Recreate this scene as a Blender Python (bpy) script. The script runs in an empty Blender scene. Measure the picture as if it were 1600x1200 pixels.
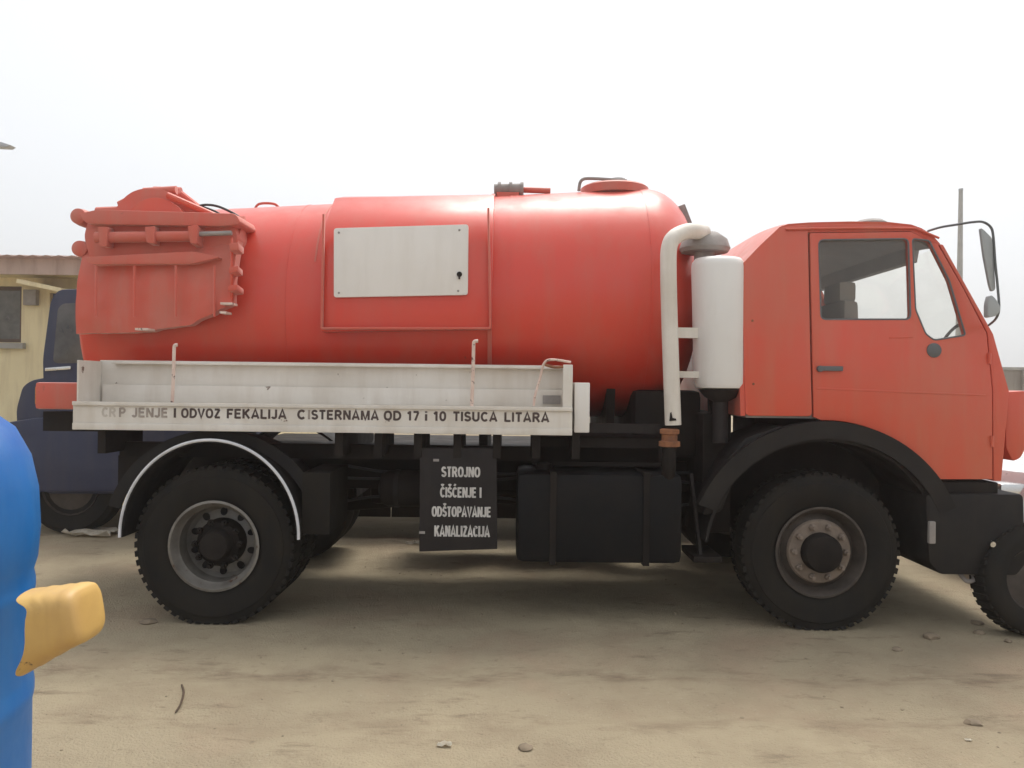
import bpy, bmesh, math, random
from mathutils import Vector, Matrix, noise
random.seed(7)
R = math.radians
S = bpy.context.scene
COL = S.collection

# ------------------------------------------------------------------ camera
D, F, H, ROLL = 5.0, 1250.0, 1.53, 0.0122          # distance to truck side, focal px, eye height, roll
cam = bpy.data.objects.new('camera', bpy.data.cameras.new('camera'))
COL.objects.link(cam)
ca, sa = math.cos(ROLL), math.sin(ROLL)
cam.matrix_world = Matrix(((ca, -sa, 0, 0), (0, 0, -1, -D), (sa, ca, 0, H), (0, 0, 0, 1)))
cam.data.sensor_width = 36.0
cam.data.lens = 36.0 * F / 1600.0
cam.data.clip_start = 0.05
cam.data.clip_end = 1000
S.camera = cam

# ------------------------------------------------------------------ light
SUN_EL, SUN_AZ = R(64), R(20)                       # azimuth from +Y towards +X: behind the truck, to the right
w = bpy.data.worlds.new('World'); S.world = w; w.use_nodes = True
nt = w.node_tree
sky = nt.nodes.new('ShaderNodeTexSky'); sky.sky_type = 'NISHITA'; sky.sun_disc = False
sky.sun_elevation = SUN_EL; sky.sun_rotation = SUN_AZ
sky.air_density = 1.0; sky.dust_density = 9.0; sky.ozone_density = 1.0
hsv = nt.nodes.new('ShaderNodeHueSaturation'); hsv.inputs['Saturation'].default_value = 0.22
veil = nt.nodes.new('ShaderNodeMix'); veil.data_type = 'RGBA'
veil.inputs[0].default_value = 0.42; veil.inputs[7].default_value = (11.4, 11.8, 12.3, 1)   # thin even overcast
bg = nt.nodes['Background']
nt.links.new(sky.outputs[0], hsv.inputs['Color'])
nt.links.new(hsv.outputs[0], veil.inputs[6])
nt.links.new(veil.outputs[2], bg.inputs[0])
bg.inputs[1].default_value = 0.10
sl = bpy.data.lights.new('sun', 'SUN'); sl.energy = 1.5; sl.angle = R(22); sl.color = (1.0, 0.95, 0.87)
so = bpy.data.objects.new('sun', sl); COL.objects.link(so)
sd = Vector((math.cos(SUN_EL) * math.sin(SUN_AZ), math.cos(SUN_EL) * math.cos(SUN_AZ), math.sin(SUN_EL)))
so.rotation_euler = sd.to_track_quat('Z', 'Y').to_euler()
so.location = (0, 20, 30)
S.view_settings.view_transform = 'Standard'; S.view_settings.look = 'None'
S.view_settings.exposure = 0.45; S.view_settings.gamma = 1.0; S.view_settings.use_curve_mapping = False
S.render.engine = 'CYCLES'
S.cycles.max_bounces = 8; S.cycles.transparent_max_bounces = 16; S.cycles.volume_bounces = 2

# ------------------------------------------------------------------ helpers
def pt(px, py, Y=0.0):
    """photograph pixel at depth Y behind the truck's side -> a point in the place"""
    u, v = px - 800.0, 600.0 - py
    k = (D + Y) / F
    return Vector(((u * ca - v * sa) * k, Y, H + (u * sa + v * ca) * k))
def xz(px, py, Y=0.0):
    p = pt(px, py, Y); return (p.x, p.z)

WL = {}
def finish(o, parent, loc):
    WL[o] = loc
    if parent is not None:
        o.parent = parent; o.location = loc - WL[parent]
    else:
        o.location = loc
def obj(name, bm, mat, parent=None, smooth=35, bevel=0.0, base=False):
    me = bpy.data.meshes.new(name)
    bmesh.ops.recalc_face_normals(bm, faces=bm.faces)
    if bevel > 0:
        es = [e for e in bm.edges if len(e.link_faces) == 2 and e.calc_face_angle(0) > R(30)]
        bmesh.ops.bevel(bm, geom=es, offset=bevel, segments=2, profile=0.6, affect='EDGES', clamp_overlap=True)
    xs = [v.co.x for v in bm.verts]; ys = [v.co.y for v in bm.verts]; zs = [v.co.z for v in bm.verts]
    c = Vector(((min(xs) + max(xs)) / 2, (min(ys) + max(ys)) / 2, min(zs) if base else (min(zs) + max(zs)) / 2))
    for v in bm.verts: v.co -= c
    bm.to_mesh(me); bm.free()
    if smooth:
        me.polygons.foreach_set('use_smooth', [True] * len(me.polygons))
        me.set_sharp_from_angle(angle=R(smooth))
    me.materials.append(mat)
    o = bpy.data.objects.new(name, me); COL.objects.link(o)
    finish(o, parent, c)
    return o
def thing(name, loc, label, cat, group=None):
    o = bpy.data.objects.new(name, None); COL.objects.link(o); o.empty_display_size = 0.2
    finish(o, None, Vector(loc)); tag(o, label, cat, group); return o
def tag(o, label, cat, group=None):
    o['label'] = label; o['category'] = cat
    if group: o['group'] = group
    return o
def kind(o, k): o['kind'] = k; return o
def dup(o, delta, parent=None):
    """copy a thing or part with its children, moved by delta"""
    c = o.copy(); COL.objects.link(c)
    WL[c] = WL[o] + delta
    if parent is not None: c.parent = parent
    c.location = WL[c] - (WL[parent] if parent is not None else Vector((0, 0, 0)))
    for ch in list(o.children):
        d = ch.copy(); COL.objects.link(d); d.parent = c; WL[d] = WL[ch] + delta
    return c

def b_box(bm, x0, x1, y0, y1, z0, z1):
    vs = [bm.verts.new((x, y, z)) for x in (x0, x1) for y in (y0, y1) for z in (z0, z1)]
    for f in ((0, 1, 3, 2), (4, 6, 7, 5), (0, 4, 5, 1), (2, 3, 7, 6), (0, 2, 6, 4), (1, 5, 7, 3)):
        bm.faces.new([vs[i] for i in f])
    return bm
def box(x0, x1, y0, y1, z0, z1): return b_box(bmesh.new(), x0, x1, y0, y1, z0, z1)
def b_bar(bm, a, b, wy, wz):
    """rectangular bar between two points, widths wy / wz"""
    a, b = Vector(a), Vector(b); t = (b - a).normalized()
    up = Vector((0, 0, 1)) if abs(t.z) < 0.9 else Vector((1, 0, 0))
    s = t.cross(up).normalized(); u = s.cross(t).normalized()
    r = []
    for p in (a, b):
        r.append([bm.verts.new(p + s * i * wy / 2 + u * j * wz / 2) for i, j in ((-1, -1), (1, -1), (1, 1), (-1, 1))])
    for i in range(4): bm.faces.new((r[0][i], r[0][(i + 1) % 4], r[1][(i + 1) % 4], r[1][i]))
    bm.faces.new(r[0][::-1]); bm.faces.new(r[1]); return bm
def b_tube(bm, pts, r, n=10, closed=False):
    pts = [Vector(p) for p in pts]; rings = []
    rr = r if isinstance(r, (list, tuple)) else [r] * len(pts)
    prev = None
    for i, p in enumerate(pts):
        a = pts[max(i - 1, 0)]; b = pts[min(i + 1, len(pts) - 1)]
        t = (b - a).normalized()
        if prev is None:
            up = Vector((0, 0, 1)) if abs(t.z) < 0.9 else Vector((0, 1, 0))
            s = t.cross(up).normalized()
        else:
            s = (prev - t * prev.dot(t)).normalized()
        prev = s; u = t.cross(s)
        rings.append([bm.verts.new(p + (s * math.cos(k * 2 * math.pi / n) + u * math.sin(k * 2 * math.pi / n)) * rr[i]) for k in range(n)])
    for i in range(len(rings) - 1):
        for k in range(n):
            bm.faces.new((rings[i][k], rings[i][(k + 1) % n], rings[i + 1][(k + 1) % n], rings[i + 1][k]))
    bm.faces.new(rings[0][::-1]); bm.faces.new(rings[-1]); return bm
def tube(pts, r, n=10): return b_tube(bmesh.new(), pts, r, n)
def spline(pts, seg=8):
    pts = [Vector(p) for p in pts]; out = []
    for i in range(len(pts) - 1):
        p0, p1, p2, p3 = pts[max(i - 1, 0)], pts[i], pts[i + 1], pts[min(i + 2, len(pts) - 1)]
        for k in range(seg):
            t = k / seg
            out.append(0.5 * ((2 * p1) + (p2 - p0) * t + (2 * p0 - 5 * p1 + 4 * p2 - p3) * t * t + (3 * p1 - p0 - 3 * p2 + p3) * t ** 3))
    out.append(pts[-1]); return out
def b_lathe(bm, prof, c, axis='Y', n=48, caps=True, shear=None):
    """profile of (radius, distance along axis)"""
    c = Vector(c); rings = []
    for r, a in prof:
        ring = []
        for k in range(n):
            t = 2 * math.pi * k / n
            q = {'Y': Vector((r * math.cos(t), a, r * math.sin(t))), 'Z': Vector((r * math.cos(t), r * math.sin(t), a)),
                 'X': Vector((a, r * math.cos(t), r * math.sin(t)))}[axis]
            if shear: q.z += shear * q.x
            ring.append(bm.verts.new(c + q))
        rings.append(ring)
    for i in range(len(rings) - 1):
        for k in range(n):
            bm.faces.new((rings[i][k], rings[i][(k + 1) % n], rings[i + 1][(k + 1) % n], rings[i + 1][k]))
    if caps:
        bm.faces.new(rings[0][::-1]); bm.faces.new(rings[-1])
    return bm
def lathe(prof, c, axis='Y', n=48, caps=True, shear=None): return b_lathe(bmesh.new(), prof, c, axis, n, caps, shear)
def prism(pts, y0, y1, holes=(), lean=0.0, zref=0.0):
    """polygon of (x, z) with holes, given thickness y0..y1; lean moves it inward with height"""
    bm = bmesh.new(); edges = []
    for loop in [pts] + list(holes):
        vs = [bm.verts.new((x, y0, z)) for x, z in loop]
        edges += [bm.edges.new((vs[i], vs[(i + 1) % len(vs)])) for i in range(len(vs))]
    if holes: bmesh.ops.triangle_fill(bm, use_beauty=True, use_dissolve=False, edges=edges)
    else: bm.faces.new(list(bm.verts))
    ret = bmesh.ops.extrude_face_region(bm, geom=list(bm.faces))
    for g in ret['geom']:
        if isinstance(g, bmesh.types.BMVert): g.co.y += (y1 - y0)
    for v in bm.verts: v.co.y += lean * (v.co.z - zref)
    return bm
def rounded(pts, r, n=4):
    """round the corners of a 2-D loop"""
    out = []; m = len(pts)
    for i in range(m):
        p0, p, p1 = Vector(pts[i - 1]), Vector(pts[i]), Vector(pts[(i + 1) % m])
        a = p0 - p; b = p1 - p
        d = min(r, a.length * 0.45, b.length * 0.45)
        A = p + a.normalized() * d; B = p + b.normalized() * d
        for k in range(n + 1):
            t = k / n; q = A * (1 - t) ** 2 + p * 2 * t * (1 - t) + B * t * t
            out.append((q.x, q.y))
    return out

# ------------------------------------------------------------------ materials
def nd(nt, t, **kw):
    n = nt.nodes.new(t)
    for k, v in kw.items(): n.inputs[k].default_value = v
    return n
def noise_ramp(nt, scale, lo, hi, detail=6, rough=0.6, stretch=None):
    g = nt.nodes.new('ShaderNodeNewGeometry')
    src = g.outputs['Position']
    if stretch:
        m = nt.nodes.new('ShaderNodeMapping'); m.inputs['Scale'].default_value = stretch
        nt.links.new(src, m.inputs[0]); src = m.outputs[0]
    n = nt.nodes.new('ShaderNodeTexNoise'); n.inputs['Scale'].default_value = scale
    n.inputs['Detail'].default_value = detail; n.inputs['Roughness'].default_value = rough
    nt.links.new(src, n.inputs['Vector'])
    r = nt.nodes.new('ShaderNodeMapRange'); r.inputs[1].default_value = lo; r.inputs[2].default_value = hi
    nt.links.new(n.outputs['Fac'], r.inputs[0]); return r.outputs[0]
def mix(nt, fac, a, b, k=1.0):
    m = nt.nodes.new('ShaderNodeMix'); m.data_type = 'RGBA'
    if k != 1.0:
        mm = nt.nodes.new('ShaderNodeMath'); mm.operation = 'MULTIPLY'; mm.inputs[1].default_value = k
        nt.links.new(fac, mm.inputs[0]); fac = mm.outputs[0]
    nt.links.new(fac, m.inputs[0])
    for i, c in ((6, a), (7, b)):
        if isinstance(c, tuple): m.inputs[i].default_value = (*c, 1)
        else: nt.links.new(c, m.inputs[i])
    return m.outputs[2]
def bump(nt, bs, src, strength, dist=0.01):
    b = nt.nodes.new('ShaderNodeBump'); b.inputs['Strength'].default_value = strength; b.inputs['Distance'].default_value = dist
    nt.links.new(src, b.inputs['Height']); nt.links.new(b.outputs[0], bs.inputs['Normal'])
def mat(name, c, c2=None, rough=0.5, metal=0.0, scale=1.5, chip=None, chip_at=(0.66, 0.70), chip_scale=9.0, streak=None, coat=0.0, bmp=0.1, spec=0.5, dust_glare=0.0):
    m = bpy.data.materials.new(name); m.use_nodes = True; nt = m.node_tree; bs = nt.nodes['Principled BSDF']
    c2 = c2 or tuple(x * 0.75 for x in c)
    col = mix(nt, noise_ramp(nt, scale, 0.35, 0.68), c, c2)
    if streak:                                                   # rain-washed dirt, runs down
        col = mix(nt, noise_ramp(nt, 7.0, 0.45, 0.75, stretch=(1, 1, 0.12)), col, streak, 0.55)
    if chip:
        col = mix(nt, noise_ramp(nt, chip_scale, chip_at[0], chip_at[1], detail=8, rough=0.65), col, chip)
    nt.links.new(col, bs.inputs['Base Color'])
    rr = nt.nodes.new('ShaderNodeMapRange'); rr.inputs[3].default_value = max(rough - 0.1, 0.02); rr.inputs[4].default_value = min(rough + 0.15, 1)
    nt.links.new(noise_ramp(nt, 5, 0.3, 0.7), rr.inputs[0]); nt.links.new(rr.outputs[0], bs.inputs['Roughness'])
    bs.inputs['Metallic'].default_value = metal; bs.inputs['Coat Weight'].default_value = coat
    bs.inputs['Coat Roughness'].default_value = 0.25; bs.inputs['Specular IOR Level'].default_value = spec
    bs.inputs['Sheen Weight'].default_value = dust_glare; bs.inputs['Sheen Roughness'].default_value = 0.45; bs.inputs['Sheen Tint'].default_value = (1, 0.93, 0.88, 1)  # dusty sheen that also stands in for the pale light on upper paint
    if bmp: bump(nt, bs, noise_ramp(nt, 30, 0.2, 0.8), bmp, 0.004)
    return m
M = {}
M['tank_red'] = mat('tank_red_paint', (0.66, 0.042, 0.020), (0.60, 0.065, 0.036), 0.40, scale=0.9, streak=(0.55, 0.10, 0.06), coat=0.3, bmp=0.05, dust_glare=0.15,
                    chip=(0.25, 0.08, 0.05), chip_at=(0.70, 0.74), chip_scale=7)
M['shroud_red'] = mat('faded_red_paint', (0.60, 0.095, 0.058), (0.53, 0.125, 0.085), 0.6, scale=2.0, streak=(0.46, 0.19, 0.14), coat=0.05, dust_glare=0.5,
                      chip=(0.27, 0.08, 0.055), chip_at=(0.66, 0.74), chip_scale=6)
M['cab_red'] = mat('cab_red_paint', (0.62, 0.066, 0.028), (0.55, 0.095, 0.047), 0.42, scale=1.2, streak=(0.50, 0.14, 0.075), coat=0.3, bmp=0.04, dust_glare=0.2, chip=(0.36, 0.16, 0.09), chip_at=(0.69, 0.74), chip_scale=5)
M['white'] = mat('chipped_white_paint', (0.74, 0.70, 0.64), (0.63, 0.58, 0.51), 0.55, scale=2.5, streak=(0.50, 0.43, 0.35),
                 chip=(0.16, 0.10, 0.07), chip_at=(0.675, 0.70), chip_scale=11)
M['clean_white'] = mat('white_panel_paint', (0.80, 0.77, 0.73), (0.74, 0.71, 0.67), 0.4, scale=2.0, streak=(0.66, 0.62, 0.56), bmp=0.03)
M['filter_white'] = mat('white_cylinder_paint', (0.78, 0.77, 0.75), (0.72, 0.70, 0.68), 0.45, scale=2.0, streak=(0.6, 0.57, 0.52), bmp=0.03)
M['chipped_rod'] = mat('chipped_rod_paint', (0.75, 0.60, 0.52), (0.62, 0.45, 0.38), 0.6, scale=9, chip=(0.10, 0.06, 0.05), chip_at=(0.6, 0.63), chip_scale=26)
M['black'] = mat('dirty_black_steel', (0.012, 0.010, 0.0095), (0.020, 0.016, 0.014), 0.7, scale=3, streak=(0.028, 0.022, 0.018), spec=0.15)
M['fender'] = mat('black_mudguard', (0.013, 0.012, 0.0125), (0.020, 0.018, 0.017), 0.6, scale=3, spec=0.2, streak=(0.03, 0.025, 0.021))
M['board'] = mat('charcoal_board', (0.026, 0.022, 0.022), (0.018, 0.016, 0.016), 0.65, scale=4, streak=(0.04, 0.033, 0.03), spec=0.2)
M['blackbox'] = mat('black_tank_paint', (0.006, 0.0065, 0.008), (0.010, 0.009, 0.009), 0.55, scale=3, spec=0.15)
M['rubber'] = mat('tyre_rubber', (0.013, 0.0125, 0.012), (0.022, 0.019, 0.016), 0.85, scale=5, streak=(0.034, 0.028, 0.021), spec=0.15)
M['rim'] = mat('grey_rim_paint', (0.24, 0.225, 0.20), (0.13, 0.115, 0.10), 0.5, scale=6, metal=0.3, chip=(0.10, 0.05, 0.03), chip_at=(0.62, 0.68), chip_scale=18)
M['dark_rim'] = mat('rusty_dark_rim', (0.075, 0.06, 0.05), (0.035, 0.028, 0.023), 0.7, scale=8, metal=0.1)
M['hub_tan'] = mat('dusty_wheel_nuts', (0.24, 0.19, 0.15), (0.15, 0.115, 0.09), 0.75, scale=12)
M['trim_white'] = mat('white_edge_trim', (0.72, 0.72, 0.74), None, 0.5, scale=8, bmp=0)
M['rust'] = mat('orange_rust', (0.34, 0.14, 0.06), (0.16, 0.07, 0.04), 0.85, scale=14)
M['ink'] = mat('lettering_brown', (0.055, 0.036, 0.032), (0.09, 0.06, 0.052), 0.6, scale=20, bmp=0)
M['ink_worn'] = mat('lettering_worn', (0.26, 0.21, 0.18), (0.42, 0.37, 0.32), 0.6, scale=20, bmp=0)
M['ink_gone'] = mat('lettering_ghost', (0.50, 0.45, 0.39), (0.56, 0.51, 0.45), 0.6, scale=20, bmp=0)
M['ink_white'] = mat('lettering_white', (0.62, 0.60, 0.57), (0.45, 0.43, 0.41), 0.6, scale=14, bmp=0, chip=(0.10, 0.09, 0.09), chip_at=(0.62, 0.66), chip_scale=30)
M['interior'] = mat('cab_lining_grey', (0.34, 0.335, 0.33), (0.28, 0.275, 0.27), 0.8)
M['seat'] = mat('seat_cloth_grey', (0.34, 0.32, 0.28), (0.27, 0.25, 0.22), 0.9)
M['plastic'] = mat('grey_plastic', (0.13, 0.14, 0.145), (0.09, 0.095, 0.10), 0.5)
M['mirror_grey'] = mat('glare_pale_mirror', (0.36, 0.38, 0.39), (0.29, 0.31, 0.32), 0.5, bmp=0)  # plastic lightened to put the glare into the mirror colour
M['hose'] = mat('black_hose', (0.03, 0.03, 0.032), None, 0.5, bmp=0)
M['chrome'] = mat('worn_chrome', (0.7, 0.7, 0.7), (0.55, 0.55, 0.55), 0.18, metal=1.0, bmp=0)
M['cap_grey'] = mat('weathered_grey_cap', (0.33, 0.30, 0.28), (0.22, 0.20, 0.185), 0.7, scale=7)
M['amber'] = mat('amber_lens', (0.55, 0.22, 0.03), None, 0.25, bmp=0)
M['blue'] = mat('blue_plastic', (0.005, 0.115, 0.40), (0.008, 0.15, 0.46), 0.42, scale=3, streak=(0.05, 0.18, 0.42), bmp=0.05)
M['yellow'] = mat('yellow_plastic', (0.62, 0.40, 0.12), (0.53, 0.32, 0.10), 0.5, scale=6, streak=(0.47, 0.28, 0.12), chip=(0.16, 0.10, 0.05), chip_at=(0.68, 0.72), chip_scale=22)
M['navy'] = mat('dark_blue_paint', (0.010, 0.016, 0.055), (0.018, 0.024, 0.062), 0.5, scale=2, streak=(0.045, 0.042, 0.06), coat=0.1)
M['wall'] = mat('cream_render', (0.78, 0.69, 0.45), (0.70, 0.60, 0.38), 0.9, scale=0.9, streak=(0.42, 0.33, 0.21), bmp=0.3)
M['eave'] = mat('pink_roof_sheet', (0.52, 0.39, 0.34), (0.44, 0.33, 0.28), 0.7, scale=2, streak=(0.22, 0.14, 0.10))
M['trim_brown'] = mat('brown_timber', (0.13, 0.085, 0.06), (0.09, 0.06, 0.045), 0.8)
M['block'] = mat('cement_wall', (0.33, 0.29, 0.25), (0.24, 0.21, 0.18), 0.95, scale=0.8, streak=(0.16, 0.13, 0.11), bmp=0.5)
M['pale_block'] = mat('pale_rendered_wall', (0.62, 0.56, 0.48), (0.52, 0.46, 0.39), 0.95, scale=0.7, streak=(0.35, 0.29, 0.24), bmp=0.4)
M['concrete'] = mat('pole_concrete', (0.36, 0.35, 0.33), (0.28, 0.27, 0.25), 0.9, scale=3)
M['galv'] = mat('galvanised_steel', (0.40, 0.41, 0.43), (0.33, 0.34, 0.36), 0.5, metal=0.5)
M['silver'] = mat('silver_car_paint', (0.62, 0.63, 0.64), (0.56, 0.57, 0.58), 0.3, metal=0.35, coat=0.5, bmp=0)
M['paper'] = mat('dirty_paper', (0.72, 0.68, 0.58), (0.58, 0.52, 0.42), 0.9, scale=20)
M['twig'] = mat('dry_twig', (0.10, 0.065, 0.04), None, 0.9)
M['pebble'] = mat('yard_pebbles', (0.34, 0.28, 0.19), (0.22, 0.18, 0.125), 0.95, scale=2.5, bmp=0.3)
M['clod'] = mat('earth_clod', (0.25, 0.195, 0.135), (0.16, 0.125, 0.085), 0.95, scale=12, bmp=0.5)

def glass_mat(name, tint, film, gloss):
    m = bpy.data.materials.new(name); m.use_nodes = True; nt = m.node_tree
    nt.nodes.remove(nt.nodes['Principled BSDF']); out = nt.nodes['Material Output']
    tr = nd(nt, 'ShaderNodeBsdfTransparent', Color=(*tint, 1)); gl = nd(nt, 'ShaderNodeBsdfGlossy', Roughness=0.04)
    d1 = nd(nt, 'ShaderNodeBsdfDiffuse', Color=(0.62, 0.60, 0.56, 1)); d2 = nd(nt, 'ShaderNodeBsdfTranslucent', Color=(0.62, 0.60, 0.56, 1))
    df = nt.nodes.new('ShaderNodeMixShader'); nt.links.new(d1.outputs[0], df.inputs[1]); nt.links.new(d2.outputs[0], df.inputs[2])
    fr = nd(nt, 'ShaderNodeFresnel', IOR=1.5)
    a = nt.nodes.new('ShaderNodeMixShader'); b = nt.nodes.new('ShaderNodeMixShader')
    k = nt.nodes.new('ShaderNodeMath'); k.operation = 'MULTIPLY'; k.inputs[1].default_value = gloss
    nt.links.new(fr.outputs[0], k.inputs[0]); nt.links.new(k.outputs[0], a.inputs[0])
    nt.links.new(tr.outputs[0], a.inputs[1]); nt.links.new(gl.outputs[0], a.inputs[2])
    rr = nt.nodes.new('ShaderNodeMapRange'); rr.inputs[3].default_value = film * 0.6; rr.inputs[4].default_value = film * 1.4
    nt.links.new(noise_ramp(nt, 4, 0.3, 0.7), rr.inputs[0])
    nt.links.new(rr.outputs[0], b.inputs[0]); nt.links.new(a.outputs[0], b.inputs[1]); nt.links.new(df.outputs[0], b.inputs[2])
    nt.links.new(b.outputs[0], out.inputs[0]); return m
M['glass'] = glass_mat('dusty_glare_glass', (0.99, 0.99, 0.98), 0.06, 0.5)  # dusty film also stands in for glare over the dark cab
M['clear_glass'] = glass_mat('windscreen_glass', (0.995, 0.998, 0.985), 0.008, 0.08)
M['dark_glass'] = glass_mat('dusty_dark_glass', (0.35, 0.38, 0.40), 0.25, 1.2)

def ground_mat():
    m = bpy.data.materials.new('sandy_dirt'); m.use_nodes = True; nt = m.node_tree; bs = nt.nodes['Principled BSDF']
    c = mix(nt, noise_ramp(nt, 0.55, 0.35, 0.65, 5), (0.45, 0.375, 0.255), (0.37, 0.31, 0.215))
    c = mix(nt, noise_ramp(nt, 2.2, 0.45, 0.75, 8, 0.65), c, (0.32, 0.25, 0.17), 0.65)
    c = mix(nt, noise_ramp(nt, 1.0, 0.52, 0.72, 4), c, (0.43, 0.315, 0.22), 0.6)
    c = mix(nt, noise_ramp(nt, 3.2, 0.58, 0.70, 9, 0.72, stretch=(0.45, 1.6, 1)), c, (0.16, 0.12, 0.085), 0.7)
    c = mix(nt, noise_ramp(nt, 9.0, 0.60, 0.70, 8, 0.7, stretch=(0.7, 1.2, 1)), c, (0.20, 0.155, 0.11), 0.6)
    c = mix(nt, noise_ramp(nt, 22, 0.60, 0.74, 6, 0.7), c, (0.22, 0.175, 0.12), 0.6)
    c = mix(nt, noise_ramp(nt, 60, 0.64, 0.74, 4), c, (0.52, 0.46, 0.36), 0.6)
    # damp brown strip worn by traffic along the shallow ruts
    g_ = nt.nodes.new('ShaderNodeNewGeometry'); sp_ = nt.nodes.new('ShaderNodeSeparateXYZ'); nt.links.new(g_.outputs['Position'], sp_.inputs[0])
    def mth(op, a_, b_=None):
        n_ = nt.nodes.new('ShaderNodeMath'); n_.operation = op
        for i_, q_ in enumerate((a_, b_)):
            if q_ is None: continue
            if isinstance(q_, (int, float)): n_.inputs[i_].default_value = q_
            else: nt.links.new(q_, n_.inputs[i_])
        return n_.outputs[0]
    wob = noise_ramp(nt, 1.3, 0.2, 0.8, 3)
    for yc_, hw_, k_ in ((-0.78, 0.16, 0.75), (-1.40, 0.14, 0.45)):
        d_ = mth('ABSOLUTE', mth('SUBTRACT', sp_.outputs['Y'], mth('ADD', mth('MULTIPLY', wob, 0.30), yc_ - 0.15)))
        m_ = nt.nodes.new('ShaderNodeMapRange'); m_.inputs[1].default_value = hw_; m_.inputs[2].default_value = 0.0; nt.links.new(d_, m_.inputs[0])
        c = mix(nt, mth('MULTIPLY', m_.outputs[0], noise_ramp(nt, 4.5, 0.46, 0.62, 8, 0.7, stretch=(0.5, 1.4, 1))), c, (0.19, 0.135, 0.095), k_)
    nt.links.new(c, bs.inputs['Base Color']); bs.inputs['Roughness'].default_value = 0.95; bs.inputs['Specular IOR Level'].default_value = 0.2
    a = nt.nodes.new('ShaderNodeMath'); a.operation = 'ADD'
    nt.links.new(noise_ramp(nt, 14, 0.2, 0.8, 8, 0.7), a.inputs[0]); nt.links.new(noise_ramp(nt, 90, 0.2, 0.8, 4), a.inputs[1])
    bump(nt, bs, a.outputs[0], 0.7, 0.025); return m
M['dirt'] = ground_mat()

# ------------------------------------------------------------------ ground
def gh(x, y):
    h = 0.022 * noise.noise(Vector((x * 0.7, y * 0.9, 3.1))) + 0.010 * noise.noise(Vector((x * 2.9, y * 3.3, 1.7))) + 0.005 * noise.noise(Vector((x * 9, y * 9, 0.3)))
    for wx, wy in ((-1.88, 0.25), (1.97, 0.25), (-1.88, 2.25), (1.97, 2.25)):      # settled under the wheels
        d = (x - wx) ** 2 + (y - wy) ** 2
        h -= (h + 0.003) * math.exp(-d / 0.18)
    for tr in (-0.75, -1.35):                                                        # shallow wheel ruts in front of the truck
        h -= 0.014 * math.exp(-((y - tr - 0.08 * math.sin(x * 0.7)) / 0.12) ** 2) * (0.8 + 0.5 * noise.noise(Vector((x * 3, y * 3, 6))))
    return h
def axis_vals(lo, hi, step, far):
    v = [lo + i * step for i in range(int(round((hi - lo) / step)) + 1)]
    s = step; a = v[0]; b = v[-1]; left = []; right = []
    while b < far: s *= 1.35; b += s; right.append(b)
    s = step
    while a > -far: s *= 1.35; a -= s; left.append(a)
    return left[::-1] + v + right
gx = axis_vals(-4.6, 4.6, 0.035, 90); gy = axis_vals(-4.2, 4.0, 0.035, 90)
vs = [(x, y, gh(x, y) if abs(x) < 30 and abs(y) < 30 else 0.0) for y in gy for x in gx]
nx = len(gx)
fs = [(j * nx + i, j * nx + i + 1, (j + 1) * nx + i + 1, (j + 1) * nx + i) for j in range(len(gy) - 1) for i in range(nx - 1)]
gm = bpy.data.meshes.new('ground'); gm.from_pydata(vs, [], fs); gm.materials.append(M['dirt'])
gm.polygons.foreach_set('use_smooth', [True] * len(gm.polygons))
go = bpy.data.objects.new('ground', gm); COL.objects.link(go); kind(go, 'structure')

def b_stone(bm, c, r, flat=0.6, sub=1):
    g = bmesh.ops.create_icosphere(bm, subdivisions=sub, radius=1.0)
    ang = random.random() * 6.28; k = random.uniform(0.7, 1.3); s0 = random.random() * 50
    for v in g['verts']:
        q = v.co * (1 + 0.35 * noise.noise(v.co * 1.6 + Vector((s0, 0, 0))))
        x, y = q.x * r * k, q.y * r
        v.co = Vector((x * math.cos(ang) - y * math.sin(ang), x * math.sin(ang) + y * math.cos(ang), q.z * r * flat)) + Vector(c)

# ------------------------------------------------------------------ the tanker truck
T = thing('tanker_truck', (0.2, 1.25, 0.0), 'red vacuum tanker lorry with white side tray and orange-red cab', 'truck')
YC = 1.25                                      # centre line
W = 2.5

# --- chassis and running gear
for y in (0.84, 1.66):
    obj('chassis_rail', box(-2.85, 3.05, y - 0.04, y + 0.04, 0.76, 0.98), M['black'], T, bevel=0.006)
for x in (-2.7, -1.2, -0.3, 0.7, 1.5, 2.9):
    obj('cross_member', box(x - 0.05, x + 0.05, 0.88, 1.62, 0.84, 1.0), M['black'], T)
obj('subframe', box(-2.8, 1.1, 0.74, 1.76, 0.985, 1.03), M['black'], T, bevel=0.01)
WR, WF = pt(330, 855).x, pt(1290, 869).x
HZ = 0.485
obj('rear_axle', lathe([(0.06, 0.4), (0.09, 0.42), (0.09, 1.0), (0.22, 1.1), (0.22, 1.4), (0.09, 1.5), (0.09, 2.1), (0.06, 2.12)], (WR, 0, HZ), 'Y', 20), M['black'], T)
obj('front_axle', b_bar(bmesh.new(), (WF, 0.3, HZ - 0.06), (WF, 2.2, HZ - 0.06), 0.09, 0.12), M['black'], T, bevel=0.01)
obj('drive_shaft', tube([(WR + 0.2, YC, HZ + 0.05), (0.9, YC, 0.78)], 0.05, 12), M['black'], T)
obj('gearbox', box(0.9, 1.75, 1.02, 1.48, 0.55, 0.95), M['black'], T, bevel=0.05)
obj('engine_block', box(1.8, 2.9, 0.95, 1.55, 0.62, 1.35), M['black'], T, bevel=0.04)
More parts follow.
